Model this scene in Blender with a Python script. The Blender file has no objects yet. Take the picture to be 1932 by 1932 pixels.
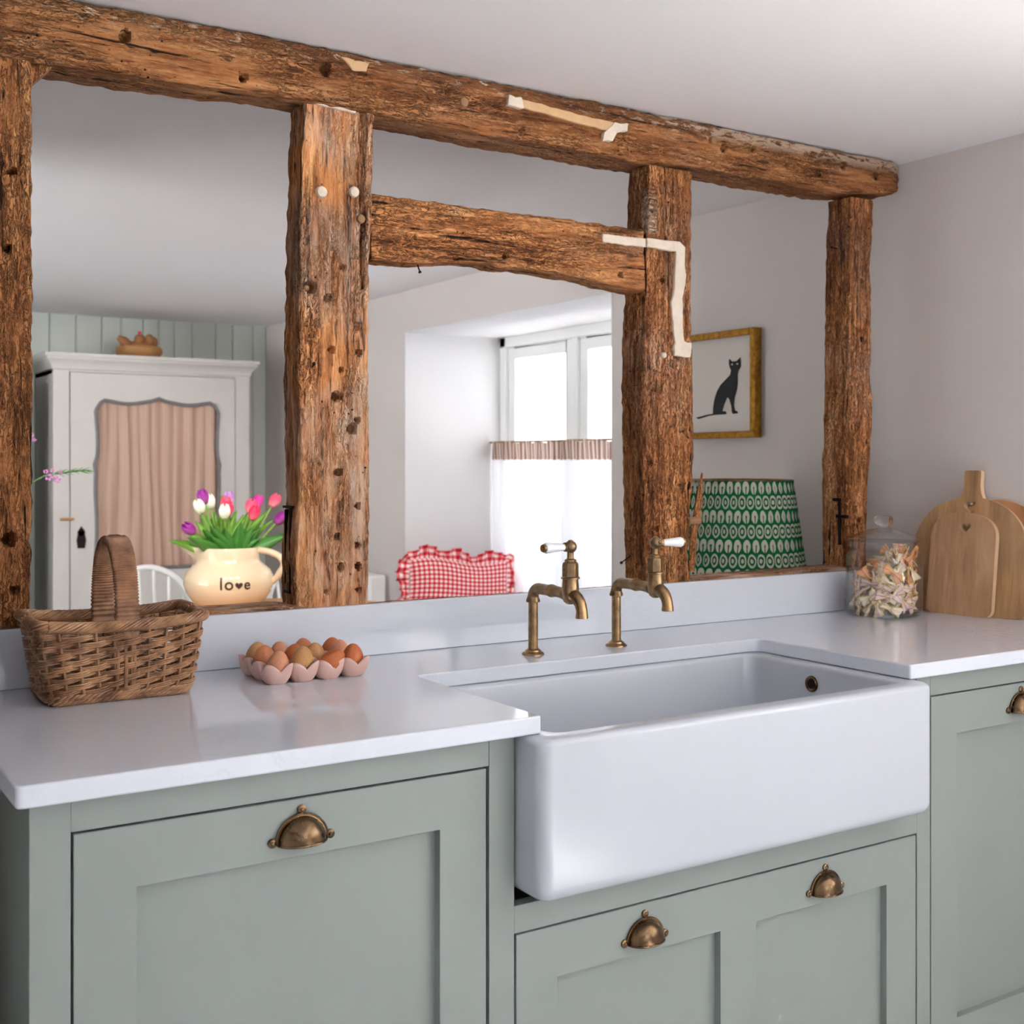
import bpy, bmesh, math, random
from mathutils import Vector, Matrix, noise as N
from math import sin, cos, pi, radians, sqrt, atan2, exp

SC = bpy.context.scene
COL = SC.collection

# ------------------------------------------------------------------ camera
cd = bpy.data.cameras.new('camera'); CAM = bpy.data.objects.new('camera', cd); COL.objects.link(CAM)
CAM.location = (-0.2644, -1.4623, 1.2909)
CAM.rotation_euler = (radians(90), 0, -radians(32.579))
cd.sensor_width = 36.0; cd.lens = 36.0 * 2278.5 / 1932
cd.shift_y = -(966 - 870.7) / 1932
cd.clip_start = .02; cd.clip_end = 200
cd.dof.use_dof = True; cd.dof.focus_distance = 2.05; cd.dof.aperture_fstop = 7.5
SC.camera = CAM

# ------------------------------------------------------------------ world, light, exposure
W = bpy.data.worlds.new('overcast_sky'); SC.world = W; W.use_nodes = True
wn = W.node_tree; wn.nodes.clear()
wo = wn.nodes.new('ShaderNodeOutputWorld'); wb = wn.nodes.new('ShaderNodeBackground')
wb.inputs['Color'].default_value = (0.95, 0.97, 1.0, 1); wb.inputs['Strength'].default_value = 2.2
wn.links.new(wb.outputs[0], wo.inputs[0])
SC.view_settings.view_transform = 'Standard'; SC.view_settings.look = 'None'
SC.view_settings.exposure = 1.29; SC.view_settings.gamma = 1.0
SC.view_settings.use_curve_mapping = False
SC.cycles.use_denoising = True
SC.cycles.max_bounces = 12; SC.cycles.diffuse_bounces = 6; SC.cycles.glossy_bounces = 4
SC.cycles.transmission_bounces = 8; SC.cycles.transparent_max_bounces = 16
SC.cycles.sample_clamp_indirect = 8.0; SC.cycles.caustics_refractive = False; SC.cycles.caustics_reflective = False

sl_ = bpy.data.lights.new('sun', 'SUN'); sl_.energy = 40; sl_.angle = radians(1.2); sl_.color = (1.0, .97, .94)
SUN = bpy.data.objects.new('sun', sl_); COL.objects.link(SUN); SUN.location = (8, 3, 9)
SUN.rotation_euler = Vector((-1, -.35, -1.3)).to_track_quat('-Z', 'Y').to_euler()
def portal(name, loc, size, direction):
    l = bpy.data.lights.new(name, 'AREA'); l.shape = 'RECTANGLE'; l.size, l.size_y = size
    o = bpy.data.objects.new(name, l); COL.objects.link(o); o.location = loc
    o.rotation_euler = Vector(direction).to_track_quat('-Z', 'Y').to_euler()
    l.cycles.is_portal = True
    return o
portal('daylight_far_window', (2.98, 2.68, 1.27), (1.7, 1.3), (-1, 0, 0))
portal('daylight_kitchen_window', (2.66, -1.825, 1.44), (2.15, 1.1), (-1, 0, 0))
portal('daylight_added_left', (-2.05, 2.35, 1.14), (1.7, 1.68), (1, 0, 0))
portal('daylight_added_back', (1.15, -3.55, 1.5), (1.1, 1.0), (0, 1, 0))

# ------------------------------------------------------------------ helpers
def lin(r, g, b):
    f = lambda c: (c/255/12.92) if c/255 <= .04045 else ((c/255+.055)/1.055)**2.4
    return (f(r), f(g), f(b), 1)

class G:
    """small node-graph helper"""
    def __init__(s, name):
        s.m = bpy.data.materials.new(name); s.m.use_nodes = True
        s.t = s.m.node_tree; s.t.nodes.clear()
        s.out = s.n('ShaderNodeOutputMaterial')
    def n(s, typ, **kw):
        nd = s.t.nodes.new(typ)
        for k, v in kw.items(): setattr(nd, k, v)
        return nd
    def put(s, sock, v):
        if hasattr(v, 'is_linked') or isinstance(v, bpy.types.NodeSocket): s.t.links.new(v, sock)
        else: sock.default_value = v
    def bsdf(s, color, rough=.5, metal=0., ior=1.5, spec=.5, normal=None, **kw):
        b = s.n('ShaderNodeBsdfPrincipled')
        s.put(b.inputs['Base Color'], color); s.put(b.inputs['Roughness'], rough)
        s.put(b.inputs['Metallic'], metal); b.inputs['IOR'].default_value = ior
        s.put(b.inputs['Specular IOR Level'], spec)
        for k, v in kw.items(): s.put(b.inputs[k], v)
        if normal is not None: s.put(b.inputs['Normal'], normal)
        return b.outputs[0]
    def done(s, sh): s.t.links.new(sh, s.out.inputs[0]); return s.m
    def coord(s, kind='Object', scale=(1, 1, 1), loc=(0, 0, 0), rot=(0, 0, 0)):
        c = s.n('ShaderNodeTexCoord'); m = s.n('ShaderNodeMapping')
        m.inputs['Scale'].default_value = scale; m.inputs['Location'].default_value = loc; m.inputs['Rotation'].default_value = rot
        s.t.links.new(c.outputs[kind], m.inputs[0]); return m.outputs[0]
    def noise(s, vec, scale=5, detail=4, rough=.5, dist=0.):
        n = s.n('ShaderNodeTexNoise'); s.put(n.inputs['Vector'], vec)
        n.inputs['Scale'].default_value = scale; n.inputs['Detail'].default_value = detail
        n.inputs['Roughness'].default_value = rough; n.inputs['Distortion'].default_value = dist
        return n.outputs['Fac']
    def vor(s, vec, scale=5, feature='F1'):
        n = s.n('ShaderNodeTexVoronoi', feature=feature); s.put(n.inputs['Vector'], vec); n.inputs['Scale'].default_value = scale
        return n.outputs['Distance']
    def ramp(s, fac, stops, interp='LINEAR'):
        r = s.n('ShaderNodeValToRGB'); r.color_ramp.interpolation = interp
        e = r.color_ramp.elements
        while len(e) > 1: e.remove(e[0])
        e[0].position = stops[0][0]; e[0].color = stops[0][1]
        for p, c in stops[1:]:
            x = e.new(p); x.color = c
        s.put(r.inputs[0], fac); return r.outputs[0]
    def mix(s, fac, a, b, blend='MIX'):
        m = s.n('ShaderNodeMix', data_type='RGBA', blend_type=blend)
        s.put(m.inputs[0], fac); s.put(m.inputs[6], a); s.put(m.inputs[7], b); return m.outputs[2]
    def math(s, op, a, b=0., c=0., clamp=False):
        m = s.n('ShaderNodeMath', operation=op, use_clamp=clamp)
        s.put(m.inputs[0], a); s.put(m.inputs[1], b); s.put(m.inputs[2], c); return m.outputs[0]
    def sep(s, vec):
        x = s.n('ShaderNodeSeparateXYZ'); s.put(x.inputs[0], vec); return x.outputs
    def comb(s, x, y, z=0.):
        c = s.n('ShaderNodeCombineXYZ')
        s.put(c.inputs[0], x); s.put(c.inputs[1], y); s.put(c.inputs[2], z); return c.outputs[0]
    def bump(s, h, strength=.3, dist=.002):
        b = s.n('ShaderNodeBump'); s.put(b.inputs['Height'], h)
        b.inputs['Strength'].default_value = strength; b.inputs['Distance'].default_value = dist
        return b.outputs[0]
    def mixsh(s, fac, a, b):
        m = s.n('ShaderNodeMixShader'); s.put(m.inputs[0], fac); s.t.links.new(a, m.inputs[1]); s.t.links.new(b, m.inputs[2]); return m.outputs[0]

def wht(v): return (v, v, v, 1)

# ------------------------------------------------------------------ materials
def plain(name, col, rough=.5, metal=0., var=.06, scale=8, bump=.05, bd=.001, bscale=60, spec=.5):
    g = G(name); v = g.coord()
    n = g.noise(v, scale, 4, .55)
    c = g.mix(g.math('MULTIPLY', n, var * 2), col, (col[0]*.6, col[1]*.6, col[2]*.6, 1))
    nb = g.bump(g.noise(v, bscale, 3), bump, bd)
    return g.done(g.bsdf(c, rough, metal, spec=spec, normal=nb))

def wood_old(name, axis, top_crust=0., erode=.5, pale=.25, seed=0., tone=(1, 1, 1)):
    """old weathered timber, grain along axis (0 = x, 2 = z)"""
    g = G(name)
    def sc(a, l):
        v = [a, a, a]; v[axis] = l; return tuple(v)
    v1 = g.coord(scale=sc(14, 1.5), loc=(seed, seed*.7, seed*1.3))
    v2 = g.coord(scale=sc(80, 8), loc=(seed*2, seed, 0))
    vo = g.coord(loc=(seed, seed, seed))
    a = g.noise(v1, 1.0, 6, .62, .8)
    b = g.noise(v2, 1.0, 5, .68, .5)
    fine = g.noise(g.coord(scale=sc(230, 40)), 1.0, 4, .65)
    mid = g.math('ADD', g.math('MULTIPLY', a, .36), g.math('MULTIPLY', b, .44))
    mid = g.math('ADD', mid, g.math('MULTIPLY', fine, .20))
    col = g.ramp(mid, [(.33, lin(64, 36, 22)), (.41, lin(122, 76, 45)), (.49, lin(172, 115, 70)), (.57, lin(202, 149, 99)), (.68, lin(226, 187, 143))])
    col = g.mix(1., col, (*tone, 1), 'MULTIPLY')
    # long dark drying cracks along the grain
    ck = g.noise(g.coord(scale=sc(46, 2.2), loc=(seed*5, seed, seed*3)), 1., 4, .6, .35)
    ckm = g.ramp(ck, [(.345, wht(1)), (.385, wht(0))])
    ck2 = g.noise(g.coord(scale=sc(120, 9), loc=(seed, seed*3, seed)), 1., 3, .6, .3)
    ckm = g.math('MAXIMUM', ckm, g.math('MULTIPLY', g.ramp(ck2, [(.33, wht(1)), (.39, wht(0))]), .75))
    col = g.mix(ckm, col, lin(50, 29, 18))
    # paler, lime-washed areas
    big = g.noise(vo, 3.2, 4, .6, .6)
    wmask = g.math('MULTIPLY', g.ramp(big, [(.50 if pale < .8 else .40, wht(0)), (.68 if pale < .8 else .60, wht(1))]), pale)
    wmask = g.math('MULTIPLY', wmask, g.ramp(b, [(.38, wht(0)), (.60, wht(1))]))
    col = g.mix(wmask, col, lin(208, 192, 176))
    # darker worn zones
    dz = g.ramp(g.noise(vo, 2.1, 3, .5), [(.30, wht(.45)), (.46, wht(0))])
    col = g.mix(dz, col, lin(112, 66, 38))
    # eroded, beetle-eaten surface: dense little crevices
    def s2(a_, l_):
        v_ = [a_, a_, a_]; v_[axis] = l_; return tuple(v_)
    e1 = g.noise(g.coord(scale=s2(115, 38), loc=(seed, seed*2, 1)), 1., 3, .6, 1.1)
    cre = g.ramp(g.math('ABSOLUTE', g.math('SUBTRACT', e1, .5)), [(.0, wht(1)), (.058, wht(0))])
    e2 = g.noise(g.coord(scale=s2(260, 90), loc=(seed*2, 0, 3)), 1., 2, .6, .8)
    cre = g.math('MAXIMUM', cre, g.math('MULTIPLY', g.ramp(e2, [(.36, wht(1)), (.46, wht(0))]), .8))
    em = g.math('ADD', g.noise(g.coord(scale=s2(11, 3.2), loc=(seed*7, seed, 0)), 1., 4, .55, .4), (erode-.5)*.5)
    em = g.ramp(em, [(.44, wht(.0)), (.60, wht(1))])
    cre = g.math('MULTIPLY', cre, g.math('MULTIPLY_ADD', em, .9, .1))
    col = g.mix(g.math('MULTIPLY', cre, .78), col, lin(78, 45, 27))
    # worm holes
    w = g.vor(vo, 62); sp = g.noise(vo, 9, 2)
    wm = g.math('MULTIPLY', g.ramp(w, [(.08, wht(1)), (.17, wht(0))]), g.ramp(sp, [(.50, wht(0)), (.60, wht(1))]))
    col = g.mix(wm, col, lin(45, 26, 16))
    if top_crust:      # lime and plaster left along the top edge
        p = g.sep(g.coord())
        up = g.ramp(g.math('MULTIPLY', p[2], 10), [(.80, wht(0)), (1.05, wht(1))])
        right = g.ramp(g.math('MULTIPLY', p[0], 1/3.), [(.68, wht(0)), (.76, wht(1))])
        cn = g.noise(g.coord(scale=(20, 50, 70)), 1.0, 6, .72, .4)
        th = g.math('ADD', cn, g.math('MULTIPLY', right, .13))
        cm = g.math('MULTIPLY', g.ramp(th, [(.56, wht(0)), (.62, wht(1))]), up)
        col = g.mix(g.math('MULTIPLY', up, .35), col, lin(92, 62, 44))
        col = g.mix(g.math('MULTIPLY', cm, top_crust), col, lin(216, 190, 166))
    h = g.math('ADD', g.math('MULTIPLY', b, .7), g.math('MULTIPLY', fine, .35))
    h = g.math('SUBTRACT', h, g.math('MULTIPLY', wm, .5))
    h = g.math('SUBTRACT', h, g.math('MULTIPLY', ckm, .7))
    h = g.math('SUBTRACT', h, g.math('MULTIPLY', cre, .85))
    nb = g.bump(h, .9, .005)
    return g.done(g.bsdf(col, .78, spec=.25, normal=nb))

def metal_aged(name, c1, c2, rough=.35, scale=30):
    g = G(name); v = g.coord()
    n = g.noise(v, scale, 5, .6)
    col = g.mix(g.ramp(n, [(.35, wht(0)), (.65, wht(1))]), c1, c2)
    r = g.math('MULTIPLY_ADD', g.noise(v, 90, 3), .18, rough - .08)
    return g.done(g.bsdf(col, r, 1.0, normal=g.bump(n, .08, .001)))

def glass(name, tint=.985, edge=.55, f0=.04):
    g = G(name)
    tr = g.n('ShaderNodeBsdfTransparent'); lw = g.n('ShaderNodeLayerWeight'); lw.inputs['Blend'].default_value = .35
    g.put(tr.inputs['Color'], g.mix(g.math('POWER', lw.outputs['Facing'], 3.), wht(tint), (edge, edge*1.02, edge*1.01, 1)))
    gl = g.n('ShaderNodeBsdfGlossy'); gl.inputs['Roughness'].default_value = .015
    lf = g.n('ShaderNodeLayerWeight'); lf.inputs['Blend'].default_value = .5      # facing: 0 head on .. 1 grazing
    fr = g.math('MULTIPLY_ADD', g.math('POWER', lf.outputs['Facing'], 4.), .9, f0, True)
    return g.done(g.mixsh(fr, tr.outputs[0], gl.outputs[0]))

def board_wood(name, cols, ang=0., stretch=12):
    g = G(name)
    v = g.coord(scale=(22, stretch*3, 2.6), rot=(0, 0, 0), loc=(ang, ang*.5, ang*2))
    n = g.noise(v, 1., 5, .6, .9); f = g.noise(g.coord(scale=(150, 300, 14)), 1., 4, .6)
    m = g.math('ADD', g.math('MULTIPLY', n, .62), g.math('MULTIPLY', g.noise(g.coord(scale=(70, 60, 9), loc=(ang, 0, 2)), 1., 3, .5, .6), .20)); m = g.math('ADD', m, g.math('MULTIPLY', f, .18))
    c = g.ramp(m, [(.32, cols[0]), (.5, cols[1]), (.68, cols[2])])
    big = g.noise(g.coord(scale=(6, 14, 5), loc=(ang*3, 1, ang)), 1., 3)
    c = g.mix(g.ramp(big, [(.5, wht(0)), (.7, wht(.55))]), c, cols[3])
    return g.done(g.bsdf(c, .5, spec=.3, normal=g.bump(m, .12, .001)))

M = {}
M['wall'] = plain('wall_paint', lin(219, 212, 208), .85, var=.02, scale=2, bump=.12, bscale=35, spec=.2)
M['ceiling'] = plain('ceiling_paint', lin(238, 237, 238), .85, var=.015, scale=2, bump=.1, bscale=25, spec=.2)
M['reveal'] = plain('reveal_paint', lin(216, 215, 215), .8, var=.02, scale=3, bump=.12, bscale=30, spec=.2)
M['panel_green'] = plain('panelling_paint', lin(204, 210, 204), .5, var=.04, scale=6)
M['floor'] = plain('floor_stone', lin(216, 217, 220), .5, var=.05, scale=5)
def sage():
    g = G('sage_green_paint')
    v = g.coord(scale=(4, 4, 2)); n = g.noise(v, 2, 3)
    c = g.mix(n, lin(143, 151, 147), lin(136, 144, 141))
    br = g.noise(g.coord(scale=(190, 190, 7)), 1., 3, .6)
    c = g.mix(g.math('MULTIPLY', br, .14), c, lin(138, 150, 142))
    return g.done(g.bsdf(c, .42, spec=.4, normal=g.bump(br, .12, .0008)))
M['sage'] = sage()
def quartz():
    g = G('white_quartz'); v = g.coord()
    n = g.noise(v, 6, 6, .6, 2.2)
    vein = g.ramp(n, [(.485, wht(0)), (.5, wht(1)), (.515, wht(0))])
    patch = g.ramp(g.noise(v, 2.3, 3), [(.5, wht(0)), (.75, wht(1))])
    c = g.mix(g.math('MULTIPLY', g.math('MULTIPLY', vein, patch), .45), lin(214, 220, 230), lin(160, 162, 170))
    c = g.mix(g.math('MULTIPLY', g.noise(v, 260, 2), .10), c, lin(190, 188, 190))
    return g.done(g.bsdf(c, .075, spec=.55, normal=g.bump(g.noise(v, 14, 2), .015, .002)))
M['quartz'] = quartz()
M['ceramic'] = plain('white_fireclay', lin(188, 193, 202), .22, var=.01, bump=.02, bscale=10, spec=.6)
M['brass'] = metal_aged('aged_brass', lin(186, 152, 108), lin(128, 108, 84), .30, 45)
M['bronze'] = metal_aged('antique_bronze', lin(138, 112, 82), lin(90, 72, 56), .24, 22)
M['porcelain'] = plain('porcelain', lin(240, 242, 245), .08, var=.0, bump=0)
M['dark'] = plain('dark_iron', lin(40, 33, 29), .6, .6)
M['void'] = plain('black_shadow_gap', lin(30, 28, 24), .9)
M['beam'] = wood_old('beam_oak', 0, .9, .62, .15, 3., (.84, .75, .69))
M['post'] = wood_old('post_oak', 2, 0, .50, .9, 0., (1.5, 1.46, 1.44))
M['post_b'] = wood_old('post_oak_ruddy', 2, 0, .85, .4, 5., (1.36, 1.25, 1.17))
M['post_c'] = wood_old('post_oak_dark', 2, 0, .85, .3, 21., (1.02, .93, .86))
M['rail'] = wood_old('rail_oak', 0, 0, .6, .2, 8., (1.28, 1.17, 1.07))
M['sill'] = wood_old('sill_oak', 0, 0, .6, .9, 12., (.95, .92, .92))
M['plaster'] = plain('old_lime_plaster', lin(232, 218, 200), .9, var=.25, scale=60, bump=.6, bd=.004, bscale=120, spec=.1)
M['plaster_warm'] = plain('straw_plaster', lin(222, 184, 140), .9, var=.3, scale=50, bump=.6, bd=.004, bscale=110, spec=.1)
M['peg'] = plain('oak_peg', lin(158, 120, 84), .8, var=.3, scale=60)
def wicker(name, a, b):
    g = G(name); v = g.coord()
    n = g.noise(v, 26, 4, .6); f = g.noise(v, 240, 2)
    c = g.ramp(n, [(.3, a), (.7, b)])
    return g.done(g.bsdf(c, .38, spec=.45, normal=g.bump(f, .2, .0006)))
M['wicker'] = wicker('brown_willow', lin(112, 74, 52), lin(204, 158, 116))
M['wicker_h'] = wicker('handle_willow', lin(104, 70, 52), lin(184, 138, 102))
M['tray'] = plain('pink_ceramic', lin(222, 184, 172), .42, var=.1, scale=40)
def eggm(name, a, b):
    g = G(name); v = g.coord()
    c = g.mix(g.ramp(g.noise(v, 30, 3), [(.4, wht(0)), (.7, wht(1))]), a, b)
    c = g.mix(g.ramp(g.noise(v, 330, 2), [(.60, wht(0)), (.70, wht(.5))]), c, lin(150, 84, 54))
    return g.done(g.bsdf(c, .45, spec=.35, **{'Subsurface Weight': .0}))
EGG = [eggm('egg_shell_a', lin(206, 134, 92), lin(196, 120, 78)), eggm('egg_shell_b', lin(214, 150, 116), lin(208, 136, 104)),
       eggm('egg_shell_c', lin(200, 150, 98), lin(188, 136, 86)), eggm('egg_shell_d', lin(196, 112, 66), lin(188, 104, 62))]
M['glass'] = glass('clear_jar_glass', .995, .78, .05)
M['pane'] = glass('window_glass', .99, .9)
def solidglass():
    g = G('solid_glass'); return g.done(g.bsdf((1, 1, 1, 1), .02, ior=1.45, **{'Transmission Weight': 1.0}))
M['sglass'] = solidglass()
M['white_gloss'] = plain('white_gloss_paint', lin(240, 240, 238), .35, var=.01)
M['win_frame'] = plain('window_frame_paint', lin(244, 246, 244), .4, var=.01)
M['gold'] = metal_aged('gilt_frame', lin(196, 146, 62), lin(150, 102, 44), .32, 60)
M['paper'] = plain('mount_paper', lin(228, 222, 214), .9, var=.03)
M['ink'] = plain('black_ink', lin(46, 46, 50), .9, var=.1)
M['leaf'] = plain('tulip_leaf', lin(122, 176, 58), .45, var=.3, scale=14)
M['leaf_dark'] = plain('tulip_leaf_deep', lin(70, 132, 50), .45, var=.3, scale=14)
M['stem'] = plain('tulip_stem', lin(128, 170, 72), .5, var=.2)
def petal(name, a, b):
    g = G(name)
    z = g.sep(g.coord('Generated'))[2]
    c = g.mix(g.ramp(z, [(.1, wht(0)), (.6, wht(1))]), a, b)
    return g.done(g.bsdf(c, .5, spec=.3, **{'Subsurface Weight': .0}))
PET = {'purple': petal('purple_petal', lin(176, 90, 160), lin(146, 40, 140)), 'white': petal('white_petal', lin(214, 220, 180), lin(242, 240, 228)),
       'pink': petal('pink_petal', lin(248, 170, 176), lin(244, 84, 116)), 'red': petal('red_petal', lin(246, 120, 140), lin(234, 50, 90)),
       'lilac': petal('lilac_petal', lin(220, 200, 222), lin(184, 136, 196)), 'magenta': petal('magenta_petal', lin(226, 110, 170), lin(206, 50, 150))}
M['cream'] = plain('cream_glaze', lin(222, 200, 168), .12, var=.05, scale=6, bump=.02)
M['stamp'] = plain('brown_stamp', lin(66, 48, 42), .3, var=.2)
M['armoire'] = plain('grey_chalk_paint', lin(216, 212, 207), .6, var=.14, scale=7, bump=.1)
M['armoire_side'] = M['armoire']
M['armoire_edge'] = plain('grey_moulding', lin(126, 124, 126), .6, var=.1)
def cloth_check():
    g = G('rose_linen')
    uv = g.coord('UV', (1, 1, 1)); p = g.sep(uv)
    a = g.ramp(g.math('FRACT', g.math('MULTIPLY', p[0], 46)), [(.0, wht(0)), (.12, wht(1)), (.24, wht(0))])
    b = g.ramp(g.math('FRACT', g.math('MULTIPLY', p[1], 60)), [(.0, wht(0)), (.12, wht(1)), (.24, wht(0))])
    m = g.math('MULTIPLY', g.math('ADD', a, b), .22)
    c = g.mix(m, lin(204, 174, 156), lin(164, 122, 108))
    return g.done(g.bsdf(c, .9, spec=.1))
M['rose'] = cloth_check()
M['chair'] = plain('white_chair_paint', lin(222, 222, 220), .4, var=.03)
M['pine'] = plain('pine_table', lin(198, 146, 92), .4, var=.2, scale=10)
M['bowl'] = plain('tan_bowl', lin(190, 138, 84), .5, var=.15, scale=20)
M['roll'] = plain('brown_crust', lin(176, 122, 74), .7, var=.4, scale=30)
def gingham():
    g = G('red_gingham'); p = g.sep(g.coord('UV'))
    def st(s):
        return g.math('GREATER_THAN', g.math('FRACT', s), .5)
    f = g.math('MULTIPLY', g.math('ADD', st(p[0]), st(p[1])), .5)
    c = g.ramp(f, [(0., lin(246, 232, 228)), (.5, lin(226, 118, 122)), (1., lin(196, 32, 48))])
    return g.done(g.bsdf(c, .85, spec=.15))
M['gingham'] = gingham()
def sheer(name, col, tr=.35):
    g = G(name)
    d = g.n('ShaderNodeBsdfDiffuse'); d.inputs[0].default_value = col
    t = g.n('ShaderNodeBsdfTranslucent'); t.inputs[0].default_value = col
    x = g.n('ShaderNodeBsdfTransparent')
    return g.done(g.mixsh(tr, g.mixsh(.33, d.outputs[0], t.outputs[0]), x.outputs[0]))
M['sheer'] = sheer('sheer_voile', (.84, .84, .86, 1), .05)
def heading():
    g = G('striped_heading'); p = g.sep(g.coord('UV'))
    f = g.math('GREATER_THAN', g.math('FRACT', g.math('MULTIPLY', p[0], 60)), .45)
    c = g.mix(f, lin(206, 190, 180), lin(140, 108, 94))
    d = g.n('ShaderNodeBsdfDiffuse'); g.put(d.inputs[0], c)
    t = g.n('ShaderNodeBsdfTranslucent'); g.put(t.inputs[0], c)
    return g.done(g.mixsh(.3, d.outputs[0], t.outputs[0]))
M['heading'] = heading()
def shade_print():
    g = G('green_block_print'); p = g.sep(g.coord('UV'))   # u round the shade, v up
    u = g.math('MULTIPLY', p[0], 44.); v = g.math('MULTIPLY', p[1], 7.)
    row = g.math('FLOOR', v); fv = g.math('FRACT', v)
    odd = g.math('MODULO', row, 2.)
    fu = g.math('FRACT', g.math('ADD', u, g.math('MULTIPLY', row, .5)))
    wob = g.math('MULTIPLY', g.math('SUBTRACT', g.noise(g.coord('UV', (60, 12, 1)), 1., 2), .5), .22)
    x = g.math('ADD', g.math('SUBTRACT', fu, .5), wob); y = g.math('SUBTRACT', fv, .5)
    r1 = g.math('SQRT', g.math('ADD', g.math('POWER', g.math('MULTIPLY', x, 2.3), 2.), g.math('POWER', g.math('MULTIPLY', y, 2.1), 2.)))
    ring = g.math('MULTIPLY', g.math('GREATER_THAN', r1, .66), g.math('LESS_THAN', r1, 1.0))
    dot = g.math('LESS_THAN', r1, .33)
    A = g.math('MAXIMUM', ring, dot)
    body = g.math('MULTIPLY', g.math('LESS_THAN', r1, .95), g.math('GREATER_THAN', r1, .24))
    stem = g.math('MULTIPLY', g.math('LESS_THAN', g.math('ABSOLUTE', x), .07), g.math('LESS_THAN', y, 0.))
    B = g.math('MULTIPLY', body, g.math('SUBTRACT', 1., stem))
    f = g.math('ADD', g.math('MULTIPLY', A, odd), g.math('MULTIPLY', B, g.math('SUBTRACT', 1., odd)), clamp=True)
    c = g.mix(f, lin(34, 118, 74), lin(214, 216, 198))
    d = g.n('ShaderNodeBsdfDiffuse'); g.put(d.inputs[0], c)
    t = g.n('ShaderNodeBsdfTranslucent'); g.put(t.inputs[0], c)
    return g.done(g.mixsh(.25, d.outputs[0], t.outputs[0]))
M['shade'] = shade_print()
def pasta(name, a, b, c3):
    g = G(name); p = g.sep(g.coord('UV'))
    c = g.ramp(p[1], [(0., a), (.09, a), (.15, b), (.40, b), (.5, c3), (.60, b), (.85, b), (.91, a), (1., a)])
    return g.done(g.bsdf(c, .5, spec=.3))
PASTA = [pasta('pasta_rose', lin(232, 208, 130), lin(248, 230, 214), lin(226, 172, 172)),
         pasta('pasta_cream', lin(226, 208, 128), lin(248, 234, 212), lin(236, 206, 182)),
         pasta('pasta_orange', lin(232, 178, 92), lin(236, 176, 128), lin(214, 120, 70)),
         pasta('pasta_plum', lin(222, 202, 130), lin(240, 212, 206), lin(204, 148, 160))]
M['board_a'] = board_wood('mango_board', [lin(150, 112, 80), lin(190, 150, 112), lin(212, 176, 138), lin(166, 122, 86)], 1.)
M['board_b'] = board_wood('acacia_board', [lin(124, 92, 64), lin(180, 140, 98), lin(210, 172, 128), lin(142, 114, 88)], 4.)
M['board_edge'] = plain('board_edge', lin(232, 200, 160), .5, var=.15, scale=20)
M['board_c'] = board_wood('round_board', [lin(150, 100, 64), lin(186, 136, 94), lin(204, 156, 112), lin(170, 118, 78)], 7.)
M['gravel'] = plain('pale_gravel', lin(204, 206, 210), .9, var=.1)
M['shade_wall_mat'] = plain('shade_wall_brown', lin(92, 80, 72), .8, var=.05)
M['white_wall'] = plain('white_wall_paint', lin(236, 234, 232), .85, var=.02)
M['stone'] = plain('pale_stone', lin(170, 178, 190), .9, var=.2)
M['waxflower'] = plain('waxflower_pink', lin(206, 130, 190), .5, var=.2)

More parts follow.
